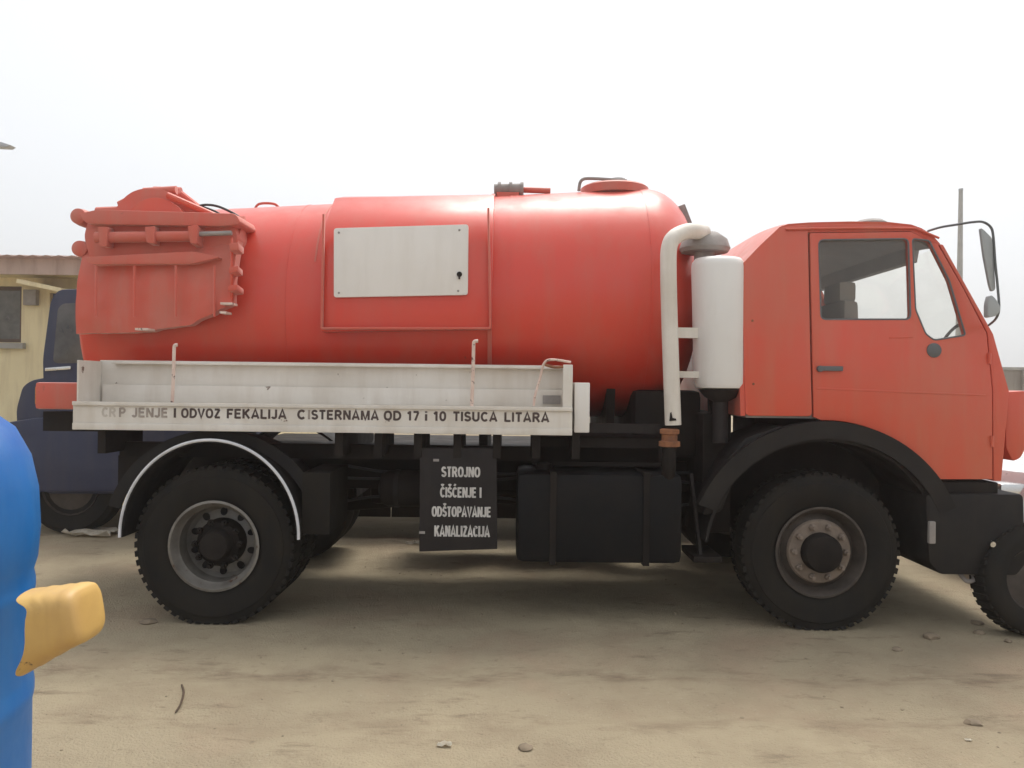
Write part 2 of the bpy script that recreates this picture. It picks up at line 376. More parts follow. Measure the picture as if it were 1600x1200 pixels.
for wx in (WR, WF):
    for y in (0.84, 1.66):
        sp = spline([(wx - 0.62, y - 0.05, 0.80), (wx - 0.3, y - 0.05, 0.66), (wx, y - 0.05, 0.60), (wx + 0.3, y - 0.05, 0.66), (wx + 0.62, y - 0.05, 0.80)], 4)
        bm = bmesh.new()
        for a, b in zip(sp[:-1], sp[1:]): b_bar(bm, a, b, 0.08, 0.075)
        obj('leaf_spring', bm, M['black'], T)
for x, y, z in ((-0.55, 0.52, 0.80), (-0.55, 1.98, 0.80), (0.45, 1.98, 0.82)):
    obj('air_tank', lathe([(0.03, -0.36), (0.10, -0.34), (0.125, -0.29), (0.125, 0.29), (0.10, 0.34), (0.03, 0.36)], (x, y, z), 'X', 20), M['black'], T)
obj('far_side_box', box(-0.9, 1.05, 2.05, 2.45, 0.47, 1.0), M['black'], T, bevel=0.03)
obj('silencer', lathe([(0.05, -0.4), (0.13, -0.36), (0.13, 0.36), (0.05, 0.4)], (1.2, 1.9, 0.6), 'X', 20), M['rust'], T)
obj('dark_fill_block', box(0.85, 1.32, 0.55, 1.95, 1.031, 1.50), M['black'], T, bevel=0.05)  # dark block added to close the bright gap below the tank
obj('vacuum_pump', box(-1.05, -0.55, 0.95, 1.5, 0.62, 0.95), M['black'], T, bevel=0.05)

for k_, (zz_, yy_) in enumerate(((0.93, 0.76), (0.88, 0.75), (0.72, 0.70))):
    pts_ = [(-1.2 + 0.28 * i, yy_ + 0.02 * math.sin(i * 1.3 + k_), zz_ - 0.05 * abs(math.sin(i * 1.1 + k_))) for i in range(10)]
    obj('air_line', tube(spline(pts_, 4), 0.011, 6), M['hose'], T)
for x_ in (-0.78, -0.32):
    obj('air_tank_strap', lathe([(0.131, -0.015), (0.131, 0.015)], (x_, 0.52, 0.80), 'X', 20), M['board'], T)
# --- wheels
def wheel(x, y0, kindw):
    """outer face towards -Y at y0"""
    r, wd = 0.50, 0.27
    deep = kindw == 'rear'
    rimr = 0.285
    if deep:
        prof = [(rimr, 0.0), (rimr + 0.004, -0.012), (rimr - 0.012, -0.016), (rimr - 0.022, 0.0), (rimr - 0.032, 0.03), (rimr - 0.045, 0.045), (rimr - 0.05, 0.15),
                (0.21, 0.175), (0.17, 0.165), (0.13, 0.16), (0.12, 0.16)]
        prof = prof[::-1]
        bm = lathe(prof, (x, y0 + 0.02, HZ), 'Y', 48, caps=False)
        body = obj('wheel', bm, M['rim'], T)
        n = 10
        for k in range(n):
            t = 2 * math.pi * (k + 0.5) / n
            c = Vector((x + 0.192 * math.cos(t), y0 + 0.187, HZ + 0.192 * math.sin(t)))
            bm = bmesh.new(); b_lathe(bm, [(0.024, -0.008), (0.026, 0.004)], (0, 0, 0), 'Y', 12)
            for v in bm.verts:
                q = v.co.copy(); q.x *= 0.85; q.z *= 1.1
                rot = Matrix.Rotation(-(t - math.pi / 2), 4, 'Y'); v.co = rot @ q + c
            obj('hand_hole', bm, M['blackbox'], body)
        obj('hub', lathe([(0.155, 0.18), (0.15, 0.10), (0.135, 0.07), (0.10, 0.06), (0.095, 0.00), (0.085, -0.015), (0.02, -0.02)], (x, y0 + 0.02, HZ), 'Y', 32), M['black'], body)
        rn, yn, nm = 0.143, y0 + 0.075, M['black']
    else:
        prof = [(0.10, 0.02), (0.15, 0.02), (0.17, 0.035), (0.21, 0.05), (0.235, 0.07), (0.245, 0.045), (rimr - 0.03, 0.03), (rimr - 0.018, 0.0), (rimr - 0.008, -0.012), (rimr + 0.006, -0.01), (rimr, 0.01)]
        body = obj('wheel', lathe(prof, (x, y0 + 0.02, HZ), 'Y', 48, caps=False), M['dark_rim'], T)
        obj('hub_flange', lathe([(0.20, 0.06), (0.205, 0.035), (0.195, 0.02), (0.125, 0.012), (0.12, 0.02)], (x, y0 + 0.02, HZ), 'Y', 40), M['hub_tan'], body)
        obj('hub', lathe([(0.125, 0.03), (0.122, -0.045), (0.11, -0.065), (0.07, -0.075), (0.02, -0.078)], (x, y0 + 0.02, HZ), 'Y', 32), M['black'], body)
        rn, yn, nm = 0.165, y0 + 0.022, M['hub_tan']
    for k in range(10):
        t = 2 * math.pi * k / 10
        obj('wheel_nut', lathe([(0.021, 0.02), (0.021, -0.012), (0.013, -0.016), (0.012, -0.034)], (x + rn * math.cos(t), yn, HZ + rn * math.sin(t)), 'Y', 6), nm, body, smooth=20)
    # tyre with flattened foot
    def tyre(ya):
        prof = [(rimr - 0.005, 0.015), (rimr + 0.02, -0.005), (rimr + 0.06, -0.016), (0.40, -0.024), (0.44, -0.020), (0.445, -0.012), (0.475, -0.004), (0.493, 0.012), (r - 0.004, 0.03),
                (r, 0.08), (r, wd - 0.08), (r - 0.004, wd - 0.03), (0.475, wd + 0.002), (0.40, wd + 0.02), (rimr, wd - 0.02)]
        bm = lathe(prof, (x, ya + 0.02, HZ), 'Y', 72, caps=False)
        nb = 54
        for k in range(nb):                                       # shoulder lugs of the tread
            t = 2 * math.pi * k / nb; dt = math.pi / nb * 0.62
            for ys in ((ya + 0.022, ya + 0.105), (ya + 0.20, ya + 0.285)):
                q = []
                for rr_ in (0.480, 0.5055):
                    for tt in (t - dt, t + dt):
                        for yy in ys:
                            q.append(bm.verts.new((x + rr_ * math.cos(tt), yy, HZ + rr_ * math.sin(tt))))
                for f in ((4, 5, 7, 6), (0, 1, 5, 4), (2, 6, 7, 3), (0, 4, 6, 2), (1, 3, 7, 5)): bm.faces.new([q[i] for i in f])
        for v in bm.verts:
            if v.co.z < 0.16:
                k_ = (1 - v.co.z / 0.16) ** 1.5
                v.co.y += (-0.022 if v.co.y < ya + 0.15 else 0.022) * k_
            if v.co.z < 0.004:
                v.co.z = 0.004 + (v.co.z - 0.004) * 0.15
                v.co.y += (-0.012 if v.co.y < ya + 0.15 else 0.012)
        return bm
    obj('tyre', tyre(y0), M['rubber'], body)
    if deep: obj('inner_tyre', tyre(y0 + 0.33), M['rubber'], body)
    return body
wheel(WR, 0.03, 'rear'); wheel(WF, 0.06, 'front')
# far-side wheels, seen only under the lorry
for x, nm in ((WR, 2), (WF, 1)):
    yb = 2.47
    b_ = obj('wheel', lathe([(0.12, 0.02), (0.2, 0.05), (0.27, 0.03), (0.285, 0.0), (0.285, -0.2)], (x, yb - 0.1, HZ), 'Y', 32), M['dark_rim'], T)
    for k in range(nm):
        y = yb - 0.29 - 0.33 * k
        obj('tyre', lathe([(0.27, 0.02), (0.31, 0.0), (0.44, -0.012), (0.485, 0.01), (0.50, 0.06), (0.50, 0.21), (0.485, 0.26), (0.44, 0.28), (0.31, 0.27), (0.27, 0.25)], (x, y, HZ), 'Y', 48), M['rubber'], b_)

# --- rear mudguard with white edge
mc = pt(328, 838)
def arc(cx, cz, rx, rz, a0, a1, n):
    return [(cx + rx * math.cos(R(a0 + (a1 - a0) * i / n)), cz + rz * math.sin(R(a0 + (a1 - a0) * i / n))) for i in range(n + 1)]
def arch_shell(cx, cz, rx, rz, a0, a1, th, y0, y1, n=32):
    o = arc(cx, cz, rx, rz, a0, a1, n); i = arc(cx, cz, rx - th, rz - th, a0, a1, n)
    bm = bmesh.new()
    rows = [[bm.verts.new((p[0], y, p[1])) for p in l] for l, y in ((o, y0), (o, y1), (i, y1), (i, y0))]
    for k in range(4):
        a, b = rows[k], rows[(k + 1) % 4]
        for j in range(n): bm.faces.new((a[j], a[j + 1], b[j + 1], b[j]))
    bm.faces.new([r_[0] for r_ in rows]); bm.faces.new([r_[-1] for r_ in rows]); return bm
mg = obj('rear_mudguard', arch_shell(mc.x, mc.z, 0.56, 0.605, -1, 181, 0.02, -0.01, 0.66), M['fender'], T)
obj('white_edge', tube([(x, -0.014, z) for x, z in arc(mc.x, mc.z, 0.558, 0.603, -1, 181, 48)], 0.0095, 8), M['trim_white'], mg)
obj('mudguard_side_plate', arch_shell(mc.x, mc.z, 0.70, 0.66, 20, 165, 0.075, 0.08, 0.095), M['fender'], mg)
p0, p1 = pt(468, 770), pt(511, 838)
obj('mudflap', box(p0.x, p1.x, 0.06, 0.62, p1.z, p0.z + 0.12), M['rubber'], T, bevel=0.004)
obj('far_mudguard', arch_shell(mc.x, mc.z, 0.56, 0.605, -1, 181, 0.02, 1.84, 2.5), M['fender'], T)

# --- vacuum tank (tilted a little: nose up, slightly tapered)
TILT = 0.046
def zc(x): return 2.15 + TILT * (x - 0.6)
def rad(x): return 0.868 + 0.014 * (x - 0.6)
prof = []
xr, xf = -2.93, 0.97
for k in range(9):                                                  # rear dish
    t = R(90 * k / 8); prof.append((rad(xr) * math.sin(t) if k else 0.01, xr - 0.14 * math.cos(t)))
for k in range(1, 15): x = xr + (xf - xr) * k / 14; prof.append((rad(x), x))
for k in range(1, 13):                                              # front head with rounded knuckle
    t = R(90 * k / 12); prof.append((max(rad(xf) * (math.cos(t) ** 0.62), 0.01), xf + 0.40 * math.sin(t)))
obj('tank', lathe(prof, (0, YC, 2.15 - TILT * 0.6), 'X', 96, shear=TILT), M['tank_red'], T, smooth=50)
def band(name, x, w_, h_, m, a0=0, a1=360):
    bm = bmesh.new(); n = 96
    rows = []
    for xx, rr in ((x - w_ / 2, 0.0), (x - w_ / 2, h_), (x + w_ / 2, h_), (x + w_ / 2, 0.0)):
        rows.append([])
        for k in range(n + 1):
            t = R(a0 + (a1 - a0) * k / n)
            rows[-1].append(bm.verts.new((xx, YC - (rad(x) + rr - 0.003) * math.cos(t), zc(xx) + (rad(x) + rr - 0.003) * math.sin(t))))
    for i in range(3):
        for k in range(n): bm.faces.new((rows[i][k], rows[i][k + 1], rows[i + 1][k + 1], rows[i + 1][k]))
    return obj(name, bm, m, T)
for x in (pt(767, 400, 0.5).x,): band('tank_band', x, 0.028, 0.022, M['shroud_red'], -60, 240)
band('tank_seam', pt(507, 400, 0.6).x - 0.03, 0.012, 0.006, M['shroud_red'], 20, 160)
for x in (-1.55, -0.02, 0.94): band('weld_seam', x, 0.016, 0.0055, M['tank_red'], -70, 250)
# saddles
for x in (-2.2, -1.2, -0.2, 0.7):
    z1 = zc(x) - 0.62
    obj('tank_saddle', prism([(YC - 0.55, 1.031), (YC + 0.55, 1.031), (YC + 0.60, z1 - 0.03), (YC + 0.4, z1 - 0.14), (YC, z1 - 0.215), (YC - 0.4, z1 - 0.14), (YC - 0.60, z1 - 0.03)], x - 0.03, x + 0.03), M['black'], T)
    o = T.children[-1]
for o in [c for c in T.children if c.name.startswith('tank_saddle')]:
    me = o.data                                                      # prism is drawn in (x, z): turn it across the lorry
    cx, cy = WL[o].x, WL[o].y
    for v in me.vertices: v.co.x, v.co.y = v.co.y, v.co.x
    WL[o] = Vector((cy, cx, WL[o].z)); o.location = WL[o] - WL[T]

# --- cabinet let into the tank side with white door
a, b = pt(503, 330, 0.33), pt(768, 516, 0.33)
zb, zt = pt(635, 515, 0.33).z, zc(-0.8) + 0.62
cab_y = 0.335
prof = [(cab_y, zb), (cab_y, zc(-0.8) + 0.36), (cab_y + 0.10, zc(-0.8) + 0.545), (cab_y + 0.36, zc(-0.8) + 0.775), (cab_y + 0.62, zc(-0.8) + 0.845), (cab_y + 0.62, zb)]
bm = bmesh.new()
L = [bm.verts.new((a.x, y, z + TILT * (a.x + 0.8))) for y, z in prof]; Rr = [bm.verts.new((b.x, y, z + 0.3 * TILT * (b.x + 0.8))) for y, z in prof]
for i in range(len(prof)): bm.faces.new((L[i], L[(i + 1) % 6], Rr[(i + 1) % 6], Rr[i]))
bm.faces.new(L[::-1]); bm.faces.new(Rr)
cb = obj('side_cabinet', bm, M['tank_red'], T, bevel=0.012)
fr = bmesh.new(); fy = cab_y - 0.018
for (q0, q1) in (((503, 513), (766, 513)), ((763, 325), (766, 513)), ((506, 335), (503, 513))):
    A, B = pt(*q0, fy), pt(*q1, fy); b_bar(fr, A, B, 0.03, 0.014)
obj('cabinet_frame', fr, M['shroud_red'], cb, bevel=0.004)
door = [xz(*q, fy) for q in ((522, 357), (732, 351), (731, 461), (522, 465))]
dr = obj('white_door', prism(rounded(door, 0.02), fy - 0.012, cab_y - 0.001), M['clean_white'], T, bevel=0.004)
dr['label'] = 'off-white rectangular cabinet door with small lock'
for q in ((718, 360), (716, 455), (530, 364), (530, 458)):
    p = pt(*q, fy); obj('rivet', lathe([(0.006, -0.017), (0.008, -0.011)], p, 'Y', 10), M['cap_grey'], dr)
p = pt(718, 429, fy); lk = bmesh.new(); b_lathe(lk, [(0.012, -0.026), (0.017, -0.02), (0.018, -0.010)], p, 'Y', 16); b_box(lk, p.x - 0.005, p.x + 0.005, p.y - 0.03, p.y - 0.012, p.z - 0.032, p.z)
obj('lock', lk, M['black'], dr)

# --- tank top fittings
def top(x, dy=0.0): return zc(x) + math.sqrt(max(rad(x) ** 2 - dy * dy, 0))
def at_top(px, py, Y=YC): return pt(px, py, Y)
A, B = at_top(772, 303, 1.05), at_top(860, 299, 1.05)
tz = top(A.x, 0.2)
vp = obj('top_valve', b_tube(bmesh.new(), [(A.x, 1.05, tz + 0.045), (A.x + 0.20, 1.05, tz + 0.052)], 0.045, 14), M['cap_grey'], T)
obj('valve_pipe', tube([(A.x + 0.20, 1.05, tz + 0.05), (B.x, 1.05, tz + 0.045)], 0.022, 10), M['shroud_red'], vp)
for k in range(3): obj('flange', lathe([(0.058, -0.012), (0.058, 0.012)], (A.x + 0.04 + k * 0.085, 1.05, tz + 0.05), 'X', 16), M['cap_grey'], vp)
obj('valve_foot', box(A.x + 0.02, A.x + 0.19, 1.0, 1.1, tz - 0.06, tz + 0.02), M['shroud_red'], vp)
A = at_top(915, 292, 1.1); tz = top(A.x + 0.2, 0.15)
mh = obj('manhole_lid', lathe([(0.26, -0.04), (0.26, 0.02), (0.24, 0.035), (0.12, 0.055), (0.02, 0.06)], (at_top(960, 292, 1.15).x, 1.15, tz + 0.0), 'Z', 32), M['shroud_red'], T)
obj('lid_handle', tube(spline([(A.x - 0.06, 1.0, tz - 0.03), (A.x - 0.04, 1.0, tz + 0.05), (A.x + 0.05, 1.0, tz + 0.065), (A.x + 0.3, 1.0, tz + 0.05)], 6), 0.012, 8), M['cap_grey'], mh)
obj('lid_clamp', lathe([(0.07, 0.03), (0.08, 0.055), (0.06, 0.08), (0.02, 0.085)], (at_top(965, 290, 1.15).x, 1.15, tz + 0.02), 'Z', 16), M['cap_grey'], mh)
A = at_top(1072, 342, 1.0)
obj('front_bracket', b_bar(bmesh.new(), (A.x - 0.05, 1.0, A.z + 0.09), (A.x + 0.03, 1.0, A.z - 0.11), 0.12, 0.06), M['cap_grey'], T, bevel=0.008)
A = at_top(415, 328, 1.2)
obj('top_rail', tube(spline([(A.x - 0.09, 1.2, top(A.x) - 0.02), (A.x - 0.05, 1.2, top(A.x) + 0.035), (A.x + 0.07, 1.2, top(A.x) + 0.035), (A.x + 0.12, 1.2, top(A.x) - 0.02)], 6), 0.010, 8), M['shroud_red'], T)

# --- rear hatch shroud with ragged lower edge
xs0, xs1 = pt(108, 450, 0.22).x, pt(363, 450, 0.28).x
bm = bmesh.new(); nu, nv = 40, 30; grid = []
for i in range(nu + 1):
    u = i / nu; x = xs0 + (xs1 - xs0) * u
    px = 108 + 255 * u
    low = 520 - 4 * u if u < 0.42 else (518 - (u - 0.42) * 38 if u < 0.74 else (506 - (u - 0.74) / 0.26 * 32))
    low += 3 * noise.noise(Vector((px * 0.05, 0, 0)))
    zl = pt(px, low, 0.25).z; ring_ = []
    for rr in (rad(x) + 0.135 - (0.015 if u < 0.3 else 0) + 0.022 * noise.noise(Vector((x * 3.1, 0.4, 2.2))), rad(x) + 0.05):
        t0 = math.asin(max(-0.5, min(0.5, (zl - zc(x)) / rr)))
        ring_.append([bm.verts.new((x, YC - rr * math.cos(t0 + (R(40) - t0) * j / nv), zc(x) + rr * math.sin(t0 + (R(40) - t0) * j / nv))) for j in range(nv + 1)])
    grid.append(ring_[0] + ring_[1][::-1])
m_ = len(grid[0])
for i in range(nu):
    for j in range(m_): bm.faces.new((grid[i][j], grid[i + 1][j], grid[i + 1][(j + 1) % m_], grid[i][(j + 1) % m_]))
bm.faces.new(grid[0]); bm.faces.new(grid[-1][::-1])
for v in bm.verts: v.co.y += 0.016 * noise.noise(v.co * 5.0) + 0.008 * noise.noise(v.co * 14.0)
sh = obj('rear_hatch_shroud', bm, M['shroud_red'], T, smooth=40)
for q0, q1 in (((345, 474), (363, 473)), ((344, 488), (354, 489)), ((212, 514), (232, 513))):
    A, B = pt(*q0, 0.20), pt(*q1, 0.20); obj('bolt_plate', box(A.x, B.x, 0.19, 0.30, A.z - 0.008, A.z + 0.006), M['chipped_rod'], sh)
obj('shroud_edge', tube([pt(362, y, 0.26 + 0.00002 * (y - 430) ** 2) for y in (372, 400, 430, 455, 472)], 0.010, 8), M['cab_red'], sh)
# beam over the shroud
def pbox(q0, q1, y0, y1, name, m, par, bev=0.012, ref=None):
    A, B = pt(*q0, y0), pt(*q1, y0)
    return obj(name, box(min(A.x, B.x), max(A.x, B.x), y0, y1, min(A.z, B.z), max(A.z, B.z)), m, par, bevel=bev)
def poly(qs, y0, y1, name, m, par, bev=0.01, r=0.03):
    return obj(name, prism(rounded([xz(*q, y0) for q in qs], r), y0, y1), m, par, bevel=bev)
poly([(138, 342), (362, 345), (372, 368), (366, 390), (330, 400), (140, 402), (132, 372)], 0.36, 2.1, 'hatch_beam', M['shroud_red'], T, 0.02)
poly([(122, 333), (150, 329), (366, 333), (376, 349), (350, 352), (160, 350), (136, 352)], 0.30, 2.15, 'hatch_beam_cap', M['shroud_red'], T, 0.012)
poly([(132, 398), (300, 392), (345, 400), (300, 410), (180, 412), (140, 409)], 0.26, 2.0, 'hatch_ledge', M['shroud_red'], T, 0.02)
for q in ((128, 340), (130, 390)):
    p = pt(*q, 0.42); obj('hinge_knob', lathe([(0.03, -0.06), (0.052, -0.05), (0.058, 0.0), (0.058, 0.16)], p, 'Y', 20), M['shroud_red'], T)
half = [(170, 340), (180, 334)] + [(240 + 66 * math.cos(R(a)), 345 - 50 * math.sin(R(a))) for a in range(158, 40, -10)] + [(318, 330), (345, 342)]
poly(half, 0.55, 1.75, 'hose_reel_cover', M['shroud_red'], T, 0.015, 0.01)
pbox((222, 337), (233, 314), 0.535, 0.56, 'bright_hole_plate', M['clean_white'], T, 0.003)  # white plate painted for the bright hole through the cover
bm = tube([pt(225, 300, 0.6), pt(276, 297, 0.6)], 0.03, 12); obj('reel_handle', bm, M['shroud_red'], T)
obj('arm_tube', tube([pt(262, 305, 0.5), pt(338, 338, 0.5)], 0.022, 10), M['cab_red'], T)
poly([(196, 340)] + [(244 + 44 * math.cos(R(a)), 344 - 36 * math.sin(R(a))) for a in range(165, 10, -15)] + [(300, 340)], 0.50, 0.549, 'reel_flange', M['cab_red'], T, 0.006, 0.01)
obj('hydraulic_ram', tube([pt(150, 371, 0.30), pt(300, 366, 0.30)], 0.034, 14), M['shroud_red'], T)
obj('ram_rod', tube([pt(300, 366, 0.30), pt(362, 364, 0.30)], 0.016, 10), M['cap_grey'], T)
for q_ in ((160, 360), (232, 356), (300, 357)):
    poly([(q_[0] - 5, q_[1] + 22), (q_[0] - 8, q_[1] - 6), (q_[0] + 8, q_[1] - 7), (q_[0] + 6, q_[1] + 23)], 0.255, 0.36, 'ram_clamp', M['shroud_red'], T, 0.006, 0.008)
for q_ in ((368, 386), (366, 420), (366, 452)):
    p = pt(*q_, 0.24); obj('hatch_clamp', box(p.x - 0.035, p.x + 0.03, 0.22, 0.34, p.z - 0.022, p.z + 0.022), M['shroud_red'], T, bevel=0.01)
for x_ in (150, 210, 275, 335):
    obj('shroud_rib', tube([pt(x_, y_, 0.245 + 0.0000045 * (y_ - 470) ** 2) for y_ in (415, 435, 455, 475, 495)], 0.008, 6), M['shroud_red'], sh)
for q0, q1, r_ in (((186, 322), (222, 300), 0.03), ((240, 298), (282, 302), 0.036), ((282, 304), (318, 328), 0.026), ((150, 333), (196, 330), 0.03)):
    obj('reel_pipe', tube([pt(*q0, 0.8), pt(*q1, 0.8)], r_, 10), M['shroud_red'], T)
for k, (q) in enumerate((((303, 324), (322, 320), (345, 324), (375, 340), (386, 358)), ((312, 322), (335, 330), (352, 340), (364, 348)))):
    obj('hydraulic_hose', tube(spline([pt(*z, 0.55) for z in q], 6), 0.0085, 8), M['hose'], T)

for o in T.children:
    if o.name.split('.')[0] in ('hatch_beam', 'hatch_beam_cap', 'hatch_ledge', 'hose_reel_cover', 'reel_flange', 'ram_clamp', 'hatch_clamp', 'hydraulic_ram', 'reel_pipe'):
        for v in o.data.vertices:                                    # knocks and sagging of years of use
            q_ = v.co + WL[o]; d_ = noise.noise_vector(q_ * 4.0) * 0.030
            v.co.x += d_.x * 0.8; v.co.z += d_.z
# --- rear end: red bumper and valves
p0, p1 = pt(40, 640, 0.35), pt(112, 598, 0.35)
obj('rear_bumper', box(p0.x, p1.x + 0.1, 0.45, 2.1, p0.z, p1.z), M['shroud_red'], T, bevel=0.02)
obj('rear_valve', lathe([(0.09, 0.0), (0.09, -0.22), (0.12, -0.22), (0.12, -0.26)], (-2.85, YC, 1.62), 'X', 20), M['shroud_red'], T)
for y in (0.55, 1.95): obj('bumper_arm', box(-3.25, -2.7, y, y + 0.1, 1.165, 1.30), M['black'], T)
for y in (0.50, 1.85): obj('tail_lamp', box(p0.x - 0.03, p0.x + 0.0, y, y + 0.22, p0.z + 0.03, p1.z - 0.03), M['amber'], T, bevel=0.008)

# --- white side tray
TY = 0.0; TD = 0.30
tl, tr_ = pt(119, 560).x, pt(895, 575).x
zt0 = pt(500, 570).z; zf0 = pt(500, 634).z; zb0 = pt(500, 674).z
tray = obj('side_tray_floor', box(tl, tr_, TY + 0.012, TD, zf0 - 0.02, zf0), M['white'], T, bevel=0.003)
obj('tray_back', box(tl, tr_, TD - 0.01, TD + 0.012, zf0, zt0 + 0.02), M['white'], T, bevel=0.002)
obj('tray_back_step', box(tl + 0.03, tr_ - 0.03, TD - 0.035, TD - 0.011, zf0 + 0.002, zf0 + 0.115), M['white'], T, bevel=0.004)
obj('tray_top_rail', box(tl + 0.1, tr_ - 0.005, TD - 0.06, TD - 0.012, zt0 - 0.004, zt0 + 0.012), M['white'], T, bevel=0.003)
obj('tray_end', box(tl, tl + 0.012, TY + 0.012, TD - 0.012, zf0 + 0.001, zt0 + 0.012), M['white'], T)
obj('tray_end', box(tr_ - 0.06, tr_, TY - 0.002, TY + 0.02, zf0 + 0.001, zt0 + 0.02), M['white'], T, bevel=0.003)
obj('tray_end_side', box(tr_ - 0.012, tr_ - 0.001, TY + 0.021, TD - 0.012, zf0 + 0.001, zt0 + 0.015), M['white'], T)
fas = obj('tray_fascia', box(tl - 0.012, tr_, TY - 0.008, TY + 0.011, zb0, zf0 + 0.006), M['white'], T, bevel=0.003)
fas['label'] = 'white tray fascia with dark capital lettering'
obj('fascia_lip', box(tl - 0.01, tr_ - 0.0, TY - 0.024, TY - 0.0085, zf0 - 0.014, zf0 + 0.010), M['white'], fas, bevel=0.002)
obj('fascia_foot', box(tl - 0.01, tr_ - 0.0, TY - 0.020, TY - 0.0085, zb0 - 0.006, zb0 + 0.036), M['white'], fas, bevel=0.004)
p0, p1 = pt(896, 676, 0.03), pt(922, 598, 0.03)
obj('white_end_box', box(p0.x + 0.004, p1.x, 0.03, 0.34, p0.z, p1.z), M['clean_white'], T, bevel=0.008)
for q0, q1, bend in (((273, 537), (269, 634), 4), ((741, 531), (737, 636), 6)):
    pts = [pt(q0[0] + bend, q0[1] + 2, 0.02), pt(q0[0], q0[1] + 3, 0.02), pt(q0[0] - 1, q0[1] + 12, 0.02), pt((q0[0] + q1[0]) / 2, (q0[1] + q1[1]) / 2, 0.02), pt(*q1, 0.02)]
    obj('stake', tube(spline(pts, 4), 0.011, 8), M['chipped_rod'], T)
obj('bent_rod', tube(spline([pt(892, 566, 0.02), pt(862, 562, 0.02), pt(850, 568, 0.03), pt(844, 590, 0.04), pt(836, 618, 0.04), pt(834, 634, 0.04)], 6), 0.008, 8), M['chipped_rod'], T)
obj('rope_loop', tube(spline([pt(892, 572, 0.02), pt(868, 574, 0.0), pt(852, 570, 0.02)], 6), 0.009, 8), M['rust'], T)
pbox((848, 631), (876, 618), 0.255, 0.264, 'grey_patch', M['cap_grey'], T, 0)
for px in range(150, 900, 62):
    p = pt(px, 690, 0.03)
    if 180 < px < 480: continue
    obj('tray_bracket', prism([(p.x - 0.0, zb0 + 0.02), (p.x + 0.05, zb0 + 0.02), (p.x + 0.05, 1.06), (p.x, 1.06)], 0.05, 0.56), M['black'], T)
obj('tray_bearer', box(tl, tr_, 0.03, 0.09, zb0 + 0.01, zf0 - 0.022), M['black'], T)
obj('side_sill', box(pt(150, 700).x, pt(1060, 700).x, 0.30, 0.36, 1.02, pt(500, 694, 0.3).z), M['black'], T)
obj('front_beam', box(pt(920, 665, 0.3).x, pt(1030, 665, 0.3).x, 0.25, 0.34, pt(960, 676, 0.3).z, pt(960, 662, 0.3).z), M['board'], T)

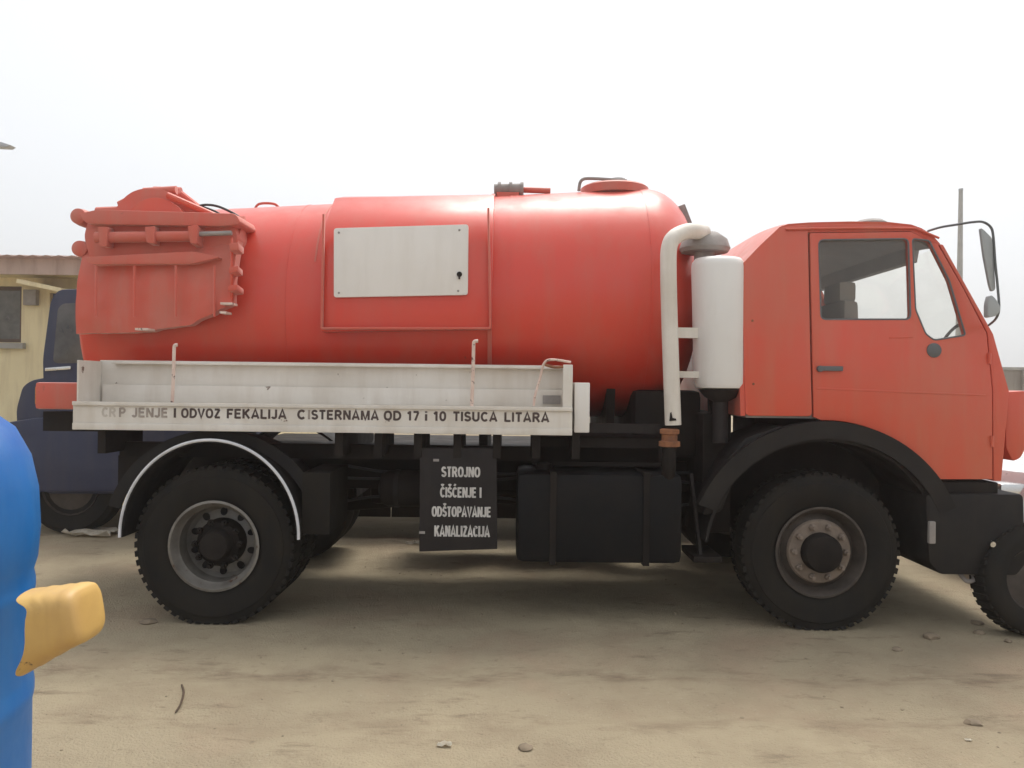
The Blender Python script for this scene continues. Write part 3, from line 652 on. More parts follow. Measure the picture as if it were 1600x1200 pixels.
# --- lettering
def _arc(cx, cy, rx, ry, a0, a1, n=10): return [(cx + rx * math.cos(R(a0 + (a1 - a0) * i / n)), cy + ry * math.sin(R(a0 + (a1 - a0) * i / n))) for i in range(n + 1)]
_o = [(0.33 + 0.25 * math.copysign(abs(math.cos(R(t))) ** 0.85, math.cos(R(t))), 0.5 + 0.42 * math.copysign(abs(math.sin(R(t))) ** 0.85, math.sin(R(t)))) for t in range(0, 361, 15)]
_c = _arc(0.33, 0.5, 0.25, 0.42, 42, 318, 16)
_s = _arc(0.28, 0.71, 0.19, 0.21, 20, 245, 9) + _arc(0.28, 0.285, 0.21, 0.205, 70, -165, 10)
GL = {   # centre-line strokes of plain bold capitals: width, strokes
 'A': (0.66, [[(0.06, 0), (0.33, 1), (0.60, 0)], [(0.16, 0.27), (0.50, 0.27)]]),
 'C': (0.62, [_c]), 'D': (0.64, [[(0.09, 0.08)] + _arc(0.28, 0.5, 0.29, 0.42, -90, 90) + [(0.09, 0.92)], [(0.09, 0), (0.09, 1)]]),
 'E': (0.56, [[(0.09, 0), (0.09, 1)], [(0.09, 0.92), (0.52, 0.92)], [(0.09, 0.52), (0.48, 0.52)], [(0.09, 0.08), (0.53, 0.08)]]),
 'F': (0.53, [[(0.09, 0), (0.09, 1)], [(0.09, 0.92), (0.51, 0.92)], [(0.09, 0.49), (0.45, 0.49)]]),
 'I': (0.18, [[(0.09, 0), (0.09, 1)]]), 'i': (0.18, [[(0.09, 0), (0.09, 0.70)], [(0.09, 0.85), (0.09, 1)]]),
 'J': (0.46, [[(0.37, 1), (0.37, 0.28)] + _arc(0.21, 0.28, 0.16, 0.20, -15, -165, 8)]),
 'K': (0.62, [[(0.09, 0), (0.09, 1)], [(0.54, 1), (0.10, 0.42)], [(0.24, 0.58), (0.56, 0)]]),
 'L': (0.53, [[(0.09, 1), (0.09, 0)], [(0.09, 0.08), (0.52, 0.08)]]),
 'M': (0.76, [[(0.09, 0), (0.09, 1)], [(0.12, 0.98), (0.38, 0.04), (0.64, 0.98)], [(0.67, 1), (0.67, 0)]]),
 'N': (0.64, [[(0.09, 0), (0.09, 1)], [(0.11, 0.96), (0.53, 0.04)], [(0.55, 1), (0.55, 0)]]),
 'O': (0.66, [_o]), 'P': (0.58, [[(0.09, 0), (0.09, 1)], [(0.09, 0.92)] + _arc(0.32, 0.695, 0.18, 0.225, 90, -90, 8) + [(0.09, 0.47)]]),
 'R': (0.63, [[(0.09, 0), (0.09, 1)], [(0.09, 0.92)] + _arc(0.32, 0.705, 0.19, 0.215, 90, -90, 8) + [(0.09, 0.49)], [(0.32, 0.47), (0.57, 0)]]),
 'S': (0.56, [_s]), 'T': (0.56, [[(0.28, 0), (0.28, 1)], [(0.02, 0.92), (0.54, 0.92)]]),
 'U': (0.62, [[(0.09, 1), (0.09, 0.33)] + _arc(0.31, 0.33, 0.22, 0.255, 180, 360, 10) + [(0.53, 1)]]),
 'V': (0.62, [[(0.05, 1), (0.31, 0.03), (0.57, 1)]]), 'Z': (0.56, [[(0.05, 0.92), (0.50, 0.92)], [(0.48, 0.92), (0.08, 0.08)], [(0.05, 0.08), (0.53, 0.08)]]),
 '1': (0.44, [[(0.28, 0), (0.28, 1)], [(0.27, 0.93), (0.07, 0.72)]]), '7': (0.54, [[(0.04, 0.92), (0.50, 0.92)], [(0.48, 0.90), (0.20, 0)]]),
 '0': (0.54, [[(0.27 + (x - 0.33) * 0.8, y) for x, y in _o]]), ' ': (0.30, [])}
_caron = [(0.14, 1.30), (0.29, 1.13), (0.44, 1.30)]; _acute = [(0.24, 1.12), (0.40, 1.32)]
GL['Č'] = (0.62, [_c, _caron]); GL['Š'] = (0.56, [_s, _caron]); GL['Ć'] = (0.62, [_c, _acute])
def letters(txt, x0, x1, z0, z1, y, m, parent, hw=0.105):
    """flat painted capitals fitted between x0..x1 and z0..z1"""
    gap = 0.10; tot = sum(GL[ch][0] + gap for ch in txt) - gap
    kx_, kz_ = (x1 - x0) / tot, z1 - z0
    hw_ = hw * (kz_ * 0.6 + 0.4 * kx_); bm = bmesh.new(); cur = 0.0; lay = 0
    for ch in txt:
        wd, strokes = GL[ch]
        for st in strokes:
            P_ = [Vector((x0 + (cur + a) * kx_, z0 + b * kz_)) for a, b in st]
            closed = (P_[0] - P_[-1]).length < 1e-6
            lay += 1; yy = y - 0.0006 - 0.00012 * (lay % 5); L_, R_ = [], []
            for i, p in enumerate(P_):
                pa = P_[i - 1] if i else (P_[-2] if closed else None); pb = P_[i + 1] if i < len(P_) - 1 else (P_[1] if closed else None)
                t1 = (p - pa).normalized() if pa is not None else None; t2 = (pb - p).normalized() if pb is not None else None
                t1 = t1 or t2; t2 = t2 or t1
                n1, n2 = Vector((-t1.y, t1.x)), Vector((-t2.y, t2.x)); nn = (n1 + n2)
                nn = nn.normalized() if nn.length > 1e-6 else n1
                w_ = min(hw_ / max(nn.dot(n1), 0.3), hw_ * 1.5)
                L_.append(bm.verts.new((p.x + nn.x * w_, yy, p.y + nn.y * w_))); R_.append(bm.verts.new((p.x - nn.x * w_, yy, p.y - nn.y * w_)))
            for i in range(len(P_) - 1): bm.faces.new((L_[i], R_[i], R_[i + 1], L_[i + 1]))
        cur += wd + gap
    return obj('lettering', bm, m, parent, smooth=0)
fy = -0.0085
zl0, zl1 = zf0 - 0.085, zf0 - 0.0265
for txt, a, b, m in (('CR', 160, 182, 'ink_gone'), ('P', 187, 197, 'ink_worn'), ('JENJE', 207, 263, 'ink_worn'), ('I', 272, 276, 'ink'), ('ODVOZ', 284, 345, 'ink'), ('FEKALIJA', 355, 448, 'ink'),
                     ('C', 465, 478, 'ink'), ('I', 481.5, 485, 'ink_worn'), ('STERNAMA', 487, 592, 'ink'), ('OD', 600, 627, 'ink'), ('17', 636, 655, 'ink'), ('i', 664, 668, 'ink'), ('10', 677, 697, 'ink'),
                     ('TISUCA', 708, 777, 'ink'), ('LITARA', 788, 858, 'ink')):
    letters(txt, pt(a, 655).x, pt(b, 655).x, zl0, zl1, fy, M[m], fas)

# --- lettered board and black boxes below the tray
by = 0.06
bd = obj('lettered_board', prism([xz(*q, by) for q in ((656, 700), (776, 700), (777, 858), (655, 862))], by, by + 0.03), M['board'], T, bevel=0.004)
bd['label'] = 'charcoal board with four lines of pale lettering'
for txt, a, b, t0, t1 in (('STROJNO', 690, 750, 729, 745), ('ČIŠĆENJE I', 688, 752, 761, 777), ('ODŠTOPAVANJE', 675, 767, 791, 807), ('KANALIZACIJA', 679, 765, 821, 838)):
    A, B = pt(a, t1, by), pt(b, t0, by)
    letters(txt, A.x, B.x, A.z, A.z + (t1 - t0) * (D + by) / F, by - 0.001, M['ink_white'], bd)
for q in ((682, 719), (660, 832)):
    p = pt(*q, by); obj('scuff', box(p.x - 0.02, p.x + 0.016, by - 0.003, by - 0.0005, p.z - 0.008, p.z + 0.008), M['cap_grey'], bd)
obj('board_arm', b_bar(bmesh.new(), (pt(715, 700, by).x, by + 0.04, 1.10), (pt(715, 700, by).x, 0.84, 1.02), 0.05, 0.06), M['black'], T)
p0, p1 = pt(806, 880, 0.08), pt(1068, 742, 0.08)
ft = obj('fuel_tank', box(p0.x, p1.x, 0.08, 0.66, p0.z, p1.z), M['blackbox'], T, bevel=0.05)
for t in (0.22, 0.78):
    x = p0.x + (p1.x - p0.x) * t; obj('tank_strap', box(x - 0.02, x + 0.02, 0.070, 0.67, p0.z - 0.006, p1.z + 0.01), M['black'], ft)
obj('filler_cap', lathe([(0.055, 0.0), (0.055, 0.04), (0.02, 0.05)], (p0.x + 0.18, 0.3, p1.z), 'Z', 20), M['black'], ft)
obj('battery_box', box(p0.x + 0.1, p1.x - 0.1, 0.30, 0.80, p1.z + 0.02, p1.z + 0.22), M['black'], T, bevel=0.02)
obj('step_plate', box(pt(1085, 880, 0.1).x, pt(1130, 880, 0.1).x, 0.12, 0.5, 0.40, 0.44), M['black'], T, bevel=0.006)
obj('step_hanger', b_bar(bmesh.new(), (pt(1100, 880, 0.1).x, 0.2, 0.42), (pt(1090, 760, 0.1).x, 0.3, 0.95), 0.05, 0.02), M['board'], T)
obj('rear_splash_panel', box(pt(1095, 700, 0.4).x, pt(1140, 700, 0.4).x, 0.35, 2.2, 0.55, 1.35), M['black'], T, bevel=0.02)

# --- intake pipe and filter cylinder ahead of the tank
py = 0.10
def lean(px, y): return px + (y - 500) * 0.034
P = [pt(lean(1046, 668), 664, py), pt(lean(1046, 520), 520, py), pt(lean(1047, 420), 420, py), pt(1046, 385, py), pt(1056, 369, py + 0.03), pt(1078, 361, py + 0.12), pt(1100, 364, py + 0.24)]
# duct with flattened section
pp = spline(P, 6)
bm = tube(pp, 0.052, 20); obj('intake_pipe', bm, M['white'], T, smooth=60)
pk = obj('sticker_mark', prism([xz(*q, py - 0.056) for q in ((1046, 658), (1057, 657), (1056, 654), (1051, 653), (1049, 644), (1047.5, 645))], py - 0.0565, py - 0.05), M['black'], T)
p = pt(1046, 686, py)
obj('rusty_coupling', lathe([(0.05, -0.05), (0.068, -0.045), (0.068, -0.015), (0.05, -0.01), (0.05, 0.03), (0.062, 0.035), (0.062, 0.06), (0.05, 0.066)], (p.x, py, p.z), 'Z', 20), M['rust'], T)
obj('lower_pipe', tube(spline([(p.x, py, p.z - 0.04), (p.x + 0.0, py + 0.03, p.z - 0.25), (p.x + 0.02, 0.35, p.z - 0.42)], 6), 0.045, 14), M['black'], T)
fc0, fc1 = pt(1126, 606, 0.25), pt(1119, 404, 0.25)
fr_ = 41 * (D + 0.25) / F
bm = lathe([(fr_ * 0.6, -0.012), (fr_ * 0.93, 0.0), (fr_, 0.03), (fr_, fc1.z - fc0.z - 0.06), (fr_ * 0.97, fc1.z - fc0.z - 0.03), (fr_ * 0.86, fc1.z - fc0.z - 0.005), (fr_ * 0.4, fc1.z - fc0.z)], (0, 0, 0), 'Z', 48)
for v in bm.verts: v.co.x += -0.034 * (v.co.z); v.co += Vector((fc0.x, 0.25 + 0.0, fc0.z))
fl = obj('air_filter', bm, M['filter_white'], T, smooth=50)
bm = lathe([(fr_ * 0.85, 0.0), (fr_ * 0.6, -0.05), (0.05, -0.08), (0.05, -0.35)], (fc0.x, 0.25, fc0.z - 0.01), 'Z', 32); obj('filter_cone', bm, M['board'], fl)
q = pt(1101, 382, 0.42)
obj('intake_cap', lathe([(0.07, -0.18), (0.07, -0.06), (0.155, -0.055), (0.17, -0.03), (0.15, 0.03), (0.09, 0.075), (0.02, 0.085)], q, 'Z', 32), M['cap_grey'], fl)
for yy, h_ in ((520, 16), (585, 10)):
    A, B = pt(1056, yy, 0.2), pt(1086, yy - 4, 0.2)
    obj('filter_bracket', box(A.x, B.x + 0.05, 0.18, 0.21, A.z - h_ * 0.0021, A.z + h_ * 0.0021), M['white'], fl)
obj('filter_post', b_bar(bmesh.new(), (fc0.x + 0.02, 0.45, 1.0), (fc0.x - 0.03, 0.45, 2.05), 0.05, 0.06), M['black'], T)

# --- cab
CY = 0.07; LEAN = 0.055; ZL = 0.9
def cxz(px, py): return xz(px, py, CY)
awx, awz = cxz(1290, 869); 
def arch(a0, a1, r=0.855, n=18): return arc(awx, awz, r, r, a0, a1, n)
quarter = [cxz(*q) for q in ((1167, 650), (1163, 412), (1226, 350), (1271, 347), (1271, 560), (1271.5, 651))]
obj('cab_rear_quarter', prism(rounded(quarter, 0.03), CY, CY + 0.04, lean=LEAN, zref=ZL), M['cab_red'], T, bevel=0.008)
dooro = [cxz(1273.5, 360), cxz(1434, 358), cxz(1476, 378), cxz(1515, 450), cxz(1549, 520), cxz(1555, 610), cxz(1551, 749), cxz(1468, 749)] + arch(39, 92, 0.86)[0:]
# keep the arch inside the door and end at its rear edge
dooro = dooro + [cxz(1273.5, 652)]
win1 = rounded([cxz(*q) for q in ((1287, 371), (1430, 369), (1430, 498), (1288, 498))], 0.035)
win2 = rounded([cxz(*q) for q in ((1436, 369), (1463, 372), (1493, 436), (1516, 523), (1466, 531), (1453, 521), (1438, 482))], 0.02)
dr_ = obj('cab_door', prism(dooro, CY - 0.004, CY + 0.045, holes=(win1, win2), lean=LEAN, zref=ZL), M['cab_red'], T, bevel=0.006)
for hole, nm in ((win1, 'door_window'), (win2, 'quarter_window')):
    c = Vector((sum(p[0] for p in hole) / len(hole), sum(p[1] for p in hole) / len(hole)))
    big = [tuple(c + (Vector(p) - c) * 1.03) for p in hole]
    obj(nm, prism(big, CY + 0.018, CY + 0.023, lean=LEAN, zref=ZL), M['glass'], dr_)
    # rubber seal as a thin ring
    ring = [Vector((x, CY + 0.0 + LEAN * (z - ZL), z)) for x, z in hole]; ring.append(ring[0])
    obj('window_seal', tube(ring, 0.007, 6), M['plastic'], dr_)
A = pt(1281, 576, CY - 0.01); hb = bmesh.new()
b_box(hb, A.x, A.x + 0.16, CY + 0.018, CY + 0.036, A.z - 0.013, A.z + 0.018); b_lathe(hb, [(0.02, 0.0), (0.02, 0.04)], (A.x + 0.015, CY + 0.01, A.z), 'Y', 14)
obj('door_handle', hb, M['plastic'], dr_, bevel=0.004)
A = pt(1465, 547, CY)
obj('side_badge', lathe([(0.048, 0.01), (0.046, -0.006), (0.03, -0.012), (0.01, -0.013)], (A.x, CY + LEAN * (A.z - ZL) - 0.004, A.z), 'Y', 24), M['plastic'], dr_)
# crease lines pressed in the door
for q0, q1 in (((1395, 527), (1432, 526)), ((1280, 607), (1545, 618))):
    A, B = pt(*q0, CY), pt(*q1, CY)
    obj('door_crease', b_bar(bmesh.new(), (A.x, CY + LEAN * (A.z - ZL) - 0.004, A.z), (B.x, CY + LEAN * (B.z - ZL) - 0.004, B.z), 0.006, 0.012), M['cab_red'], dr_, bevel=0.002)
strip = [cxz(*q) for q in ((1479, 377), (1486, 378), (1561, 521), (1583, 612), (1566, 752), (1553.5, 752), (1557, 610), (1551.5, 519), (1517, 449))]
obj('front_pillar', prism(strip, CY + 0.004, CY + 0.09, lean=LEAN, zref=ZL), M['cab_red'], T, bevel=0.008)
for py_ in (560, 690):
    A = pt(1551.5, py_, CY); yy_ = CY + LEAN * (A.z - ZL)
    obj('door_hinge', tube([(A.x, yy_ - 0.008, A.z - 0.035), (A.x, yy_ - 0.008, A.z + 0.035)], 0.011, 10), M['cab_red'], dr_)
gut = [pt(1230, 357, 0.13), pt(1274, 356, 0.13), pt(1360, 355, 0.13), pt(1434, 355.5, 0.13), pt(1470, 371, 0.13)]
obj('rain_gutter', tube([Vector((q_.x, CY + LEAN * (q_.z - ZL) - 0.006, q_.z)) for q_ in gut], 0.008, 8), M['cab_red'], T)
for q_ in ((1180, 500), (1180, 600)):
    A = pt(*q_, CY); obj('panel_screw', lathe([(0.007, -0.004), (0.009, 0.004)], (A.x, CY + LEAN * (A.z - ZL), A.z), 'Y', 10), M['rust'], T)
# far side: same outline, mirrored
def mirror_y(o_bm):
    for v in o_bm.verts: v.co.y = W - v.co.y
    return o_bm
obj('far_cab_side', mirror_y(prism(rounded(quarter, 0.03), CY, CY + 0.04, lean=LEAN, zref=ZL)), M['cab_red'], T)
obj('far_cab_door', mirror_y(prism(dooro, CY - 0.004, CY + 0.045, holes=(win1, win2), lean=LEAN, zref=ZL)), M['cab_red'], T)
obj('far_front_pillar', mirror_y(prism(strip, CY + 0.004, CY + 0.09, lean=LEAN, zref=ZL)), M['cab_red'], T)
# loft over Y for roof, back and front
def loft(stations, name, m, y_in, bow=0.0, crown=0.0, n=24, th=0.03, par=None):
    bm = bmesh.new(); rows = []
    for (x, z) in stations:
        row = []
        for k in range(n + 1):
            t = k / n; s = 2 * t - 1
            e = 1 - abs(s) ** 2.6
            y0 = y_in + LEAN * (z - ZL); y1 = W - y0
            row.append(bm.verts.new((x + bow * e, y0 + (y1 - y0) * t, z + crown * (1 - abs(s) ** 4))))
        rows.append(row)
    for i in range(len(rows) - 1):
        for k in range(n): bm.faces.new((rows[i][k], rows[i][k + 1], rows[i + 1][k + 1], rows[i + 1][k]))
    bmesh.ops.recalc_face_normals(bm, faces=bm.faces)
    bmesh.ops.solidify(bm, geom=list(bm.faces), thickness=th)
    return obj(name, bm, m, par or T, smooth=45)
roof = [cxz(*q) for q in ((1164, 411), (1194, 380), (1226, 350), (1240, 345), (1275, 342.5), (1340, 341), (1400, 342), (1436, 346), (1452, 352), (1468, 362), (1481, 377))]
rf = loft(roof, 'cab_roof', M['cab_red'], CY + 0.004, crown=0.05)
obj('roof_vent', lathe([(0.12, -0.03), (0.11, 0.03), (0.08, 0.05), (0.02, 0.055)], (pt(1362, 340, 0.6).x, 0.62, cxz(1362, 341)[1] + 0.05), 'Z', 20), M['cap_grey'], rf)
rail = [cxz(*q) for q in ((1230, 347), (1300, 343), (1437, 347), (1480, 376), (1474, 377), (1434, 357), (1273, 359), (1240, 356))]
obj('roof_side_rail', prism(rail, CY + 0.006, CY + 0.05, lean=LEAN, zref=ZL), M['cab_red'], T, bevel=0.008)
loft([cxz(1167, 650), cxz(1165.5, 530), cxz(1164.0, 411)], 'cab_back', M['cab_red'], CY + 0.01)
loft([cxz(1560, 521), cxz(1582, 612), cxz(1566, 752)], 'cab_front', M['cab_red'], CY + 0.03, bow=0.10)
ws = loft([cxz(1484, 378), cxz(1522, 450), cxz(1559, 520)], 'windscreen', M['clear_glass'], CY + 0.07, bow=0.10, th=0.005)
ws['label'] = 'dusty curved windscreen'
hd = loft([cxz(1230, 358), cxz(1340, 351), cxz(1434, 355), cxz(1476, 378)], 'headliner', M['interior'], CY + 0.06, crown=0.03, th=0.02)
loft([cxz(1176, 640), cxz(1174, 420), cxz(1230, 362)], 'rear_lining', M['interior'], CY + 0.05, th=0.02)
obj('sun_visor', prism([cxz(*q) for q in ((1464, 366), (1478, 376), (1474, 398), (1466, 396))], 0.4, 2.1), M['interior'], T)
zfl = cxz(1300, 640)[1]
obj('cab_floor', box(cxz(1170, 640)[0], cxz(1550, 640)[0], 0.13, 2.37, zfl - 0.06, zfl), M['interior'], T)
obj('engine_tunnel', box(cxz(1190, 640)[0], cxz(1520, 640)[0], 0.9, 1.6, zfl, zfl + 0.35), M['interior'], T, bevel=0.05)
obj('dashboard', prism([cxz(*q) for q in ((1505, 640), (1510, 540), (1540, 528), (1556, 540), (1562, 640))], 0.16, 2.34), M['plastic'], T, bevel=0.02)
for y in (0.35, 1.75):
    sx = pt(1318, 480, 0.6).x; z = pt(1318, 498, 0.6).z
    st = obj('seat_cushion', box(sx + 0.02, sx + 0.50, y, y + 0.45, zfl + 0.22, zfl + 0.36), M['seat'], T, bevel=0.04)
    bb = prism([(sx - 0.10, z - 0.58), (sx + 0.03, z - 0.58), (sx - 0.0, z + 0.10), (sx - 0.10, z + 0.11)], y, y + 0.45); obj('seat_back', bb, M['seat'], st, bevel=0.03)
    obj('headrest', box(sx - 0.10, sx + 0.02, y + 0.08, y + 0.37, z + 0.10, z + 0.24), M['seat'], st, bevel=0.03)
bm = bmesh.new(); sc = Vector((pt(1490, 540, 1.95).x, 1.95, pt(1490, 540, 1.95).z)); ring = []
for k in range(25):
    t = 2 * math.pi * k / 24; ring.append(sc + Vector((0.09 * math.sin(t), 0.22 * math.cos(t), 0.20 * math.sin(t))))
obj('steering_wheel', b_tube(bm, ring, 0.014, 8), M['black'], T)

# front corner panel, lamps, bumper
p0, p1 = pt(1571, 712, 0.20), pt(1603, 612, 0.20)
poly([(1571, 612), (1606, 610), (1608, 690), (1596, 716), (1583, 722), (1572, 700)], 0.16, 0.60, 'front_corner_panel', M['cab_red'], T, 0.015)
bp = obj('front_bumper', prism(rounded([xz(*q, 0.05) for q in ((1446, 772), (1600, 772), (1604, 880), (1590, 900), (1470, 898), (1452, 880))], 0.03), 0.05, 2.45), M['fender'], T, bevel=0.02)
obj('bumper_top_step', box(xz(1462, 754, 0.09)[0], xz(1560, 754, 0.09)[0], 0.09, 0.6, xz(1500, 771, 0.09)[1], xz(1500, 753, 0.09)[1]), M['black'], T, bevel=0.01)
p = pt(1456, 832, 0.04); obj('bumper_lamp', box(p.x - 0.02, p.x + 0.022, 0.03, 0.06, p.z - 0.07, p.z + 0.07), M['cap_grey'], bp, bevel=0.008)
p = pt(1549, 850, 0.04); obj('bumper_bolt', lathe([(0.018, -0.02), (0.022, 0.02)], p, 'Y', 12), M['chrome'], bp)
p = pt(1512, 905, 0.1); obj('tow_hook', tube(spline([p + Vector((-0.04, 0.05, 0.05)), p + Vector((-0.01, 0, -0.01)), p + Vector((0.04, 0, 0.0)), p + Vector((0.05, 0.05, 0.05))], 5), 0.014, 8), M['cap_grey'], bp)
# front wheel arch: black flare and liner
fa = obj('front_mudguard', arch_shell(awx, awz, 0.875, 0.855, 22, 158, 0.11, CY - 0.022, CY + 0.07, 40), M['fender'], T, bevel=0.0)
obj('mudguard_liner', arch_shell(awx, awz, 0.765, 0.745, 6, 174, 0.02, CY + 0.02, 0.72, 40), M['fender'], fa)
obj('liner_back', prism(arch(5, 175, 0.76) , 0.70, 0.72), M['black'], fa)
obj('rear_fender_wing', prism([xz(*q, 0.1) for q in ((1098, 806), (1108, 770), (1140, 712), (1165, 684), (1222, 664), (1222, 690), (1180, 712), (1150, 742), (1128, 800))], 0.10, 0.55), M['fender'], T, bevel=0.02)
obj('door_step', box(pt(1470, 760, 0.1).x, pt(1560, 760, 0.1).x, 0.10, 0.4, pt(1500, 762, 0.1).z - 0.22, pt(1500, 762, 0.1).z - 0.18), M['black'], T)
# mirrors
my = -0.10
arm = spline([pt(1450, 361, 0.20), pt(1470, 355, 0.10), pt(1494, 351, 0.0), pt(1520, 347, my), pt(1536, 347, my), pt(1548, 355, my), pt(1552, 370, my), pt(1555, 410, my), pt(1559, 450, my), pt(1561, 482, my), pt(1556, 498, -0.06), pt(1545, 508, 0.10)], 6)
ma = obj('mirror_arm', tube(arm, 0.0075, 8), M['plastic'], T)
mp = [xz(*q, my) for q in ((1524, 358), (1532, 361), (1550, 372), (1554, 400), (1558, 452), (1550, 456), (1545, 446), (1532, 400))]
ml = prism(rounded(mp, 0.02), my - 0.012, my + 0.012)
for v in ml.verts: v.co.y += (v.co.x - pt(1545, 400, my).x) * 0.5
obj('mirror', ml, M['mirror_grey'], ma, bevel=0.004)
mp = [xz(*q, my) for q in ((1545, 460), (1553, 467), (1562, 482), (1555, 494), (1541, 497), (1541, 475))]
obj('lower_mirror', prism(rounded(mp, 0.02), my - 0.02, my + 0.03), M['mirror_grey'], ma, bevel=0.008)

# ------------------------------------------------------------------ blue water tank, yellow keg
bx0 = pt(56, 850, -2.95)
brad = 0.52
bc = Vector((bx0.x - brad - 0.070, -2.95, 0.0))
zt_ = 1.45
B = thing('water_tank', bc, 'tall blue plastic water tank cut off by the left edge of the picture', 'water tank')
prof = [(brad - 0.05, 0.012), (brad - 0.02, 0.02), (brad - 0.015, 0.10)]
z = 0.10
for k in range(3):
    prof += [(brad - 0.016, z + 0.02), (brad - 0.016, z + 0.22), (brad - 0.011, z + 0.245), (brad - 0.011, z + 0.27), (brad - 0.016, z + 0.295)]; z += 0.295
prof += [(brad - 0.006, 1.02), (brad, 1.11), (brad - 0.006, 1.22), (brad - 0.025, 1.31), (brad - 0.065, 1.39), (brad - 0.14, 1.45), (0.30, 1.50), (0.22, 1.515)]
obj('tank_body', lathe(prof, (bc.x, bc.y, 0), 'Z', 72), M['blue'], B, smooth=40)
obj('tank_lid', lathe([(0.23, 1.510), (0.24, 1.53), (0.23, 1.565), (0.05, 1.59), (0.01, 1.59)], (bc.x, bc.y, 0), 'Z', 40), M['blue'], B)
# yellow keg: short cylinder, closed right end, cut open at the left
ky = -3.10; k = (D + ky) / F
kc = pt(139, 956, ky)
bm = bmesh.new(); n = 56
ax = Vector((-0.97, -0.02, -0.17)).normalized(); uu = Vector((0, 0, 1)); uu = (uu - ax * uu.dot(ax)).normalized(); ss = ax.cross(uu)
def sq(t, r_, a_):                                       # rounded-square section, deeper below towards the open end
    c_, s_ = math.cos(t), math.sin(t)
    c_ = math.copysign(abs(c_) ** 0.55, c_); s_ = math.copysign(abs(s_) ** 0.55, s_)
    dn = 1.0 + (1.9 * max(a_ - 0.02, 0) / 0.19 * 0.55 if c_ < 0 else 0.12 * max(a_, 0) / 0.19)
    return uu * (c_ * r_ * dn) + ss * (s_ * r_ * 1.2)
prof = [(0.012, -0.004), (0.040, -0.004), (0.057, -0.001), (0.0635, 0.005), (0.0660, 0.016)]
vr = []
for r_, a_ in prof: vr.append([bm.verts.new(kc + ax * a_ + sq(2 * math.pi * q / n, r_, a_)) for q in range(n)])
for st in range(1, 10):
    row = []
    for q in range(n):
        t = 2 * math.pi * q / n
        full = 0.150 - 0.010 * math.cos(t) - 0.050 * math.exp(-((t - 4.9) / 0.75) ** 2) - 0.02 * math.exp(-((t - 1.2) / 0.6) ** 2) + 0.003 * math.sin(7 * t)
        a_ = 0.016 + (full - 0.016) * st / 9
        row.append(bm.verts.new(kc + ax * a_ + sq(t, 0.066 + 0.0012 * math.sin(st * 2.4), a_)))
    vr.append(row)
for i in range(len(vr) - 1):
    for q in range(n): bm.faces.new((vr[i][q], vr[i][(q + 1) % n], vr[i + 1][(q + 1) % n], vr[i + 1][q]))
bm.faces.new(vr[0])
bmesh.ops.recalc_face_normals(bm, faces=bm.faces)
bmesh.ops.solidify(bm, geom=list(bm.faces), thickness=0.004)
tag(obj('plastic_keg', bm, M['yellow'], None, smooth=50), 'cut-open yellow plastic keg hung on the blue tank', 'keg')

# ------------------------------------------------------------------ background left: house, dark blue lorry, street lamp
HY = 8.0
def hp(px, py, Y=HY): return pt(px, py, Y)
Hs = thing('house', (hp(-200, 600).x, HY, 0), 'cream rendered single-storey house with pinkish roof edge behind the dark blue lorry', 'house')
x0, x1 = hp(-620, 500).x, hp(420, 500).x; zw = hp(60, 425).z
wn = [(hp(-60, 440).x, hp(34, 440).x, hp(10, 535).z, hp(10, 447).z), (hp(78, 440).x, hp(128, 440).x, 0.02, hp(90, 458).z)]
obj('wall', prism([(x0, 0.0), (x1, 0.0), (x1, zw), (x0, zw)], HY, HY + 0.22, holes=[[(a, c), (b, c), (b, d), (a, d)] for a, b, c, d in wn]), M['wall'], Hs)
obj('end_wall', box(x1 - 0.22, x1 - 0.001, HY + 0.221, HY + 6, 0, zw), M['wall'], Hs)
a, b, c, d = wn[0]
wo = obj('window', box(a, b, HY + 0.10, HY + 0.106, c, d), M['dark_glass'], Hs)
fr = bmesh.new()
for q in ((a, a + 0.06, c, d), (b - 0.06, b, c, d), ((a + b) / 2 - 0.03, (a + b) / 2 + 0.03, c, d)): b_box(fr, q[0], q[1], HY + 0.06, HY + 0.099, q[2], q[3])
for q in ((c, c + 0.06), (d - 0.06, d)): b_box(fr, a + 0.061, b - 0.061, HY + 0.062, HY + 0.098, *q)
obj('frame', fr, M['trim_brown'], wo)
obj('room_dark', box(a - 0.4, b + 0.4, HY + 1.6, HY + 1.7, c - 0.5, d + 0.3), M['interior'], Hs)
obj('sill', box(a - 0.08, b + 0.08, HY - 0.09, HY - 0.002, c - 0.10, c - 0.01), M['concrete'], wo)
a, b, c, d = wn[1]
dd = obj('door', box(a, b, HY + 0.09, HY + 0.13, c, d), M['navy'], Hs, bevel=0.004)
for t in (0.1, 0.55): obj('door_panel', box(a + 0.12, b - 0.12, HY + 0.075, HY + 0.089, c + (d - c) * t, c + (d - c) * (t + 0.35)), M['navy'], dd, bevel=0.01)
p = hp(52, 465); obj('meter_box', box(p.x - 0.11, p.x + 0.10, HY - 0.10, HY - 0.002, p.z - 0.13, p.z + 0.12), M['cap_grey'], Hs, bevel=0.01)
aw = bmesh.new(); A, Bq = hp(66, 448, HY), hp(128, 462, HY)
b_bar(aw, (A.x - 0.05, HY - 0.30, A.z + 0.02), (Bq.x, HY - 0.30, Bq.z + 0.02), 0.6, 0.07); obj('door_canopy', aw, M['wall'], Hs, bevel=0.01)
obj('fascia', box(x0 - 0.5, x1 + 0.4, HY - 0.62, HY - 0.56, zw - 0.12, zw + 0.12), M['eave'], Hs)
obj('soffit', box(x0 - 0.5, x1 + 0.4, HY - 0.559, HY - 0.002, zw - 0.10, zw - 0.06), M['wall'], Hs)
bm = bmesh.new(); nr = 120; rows = []
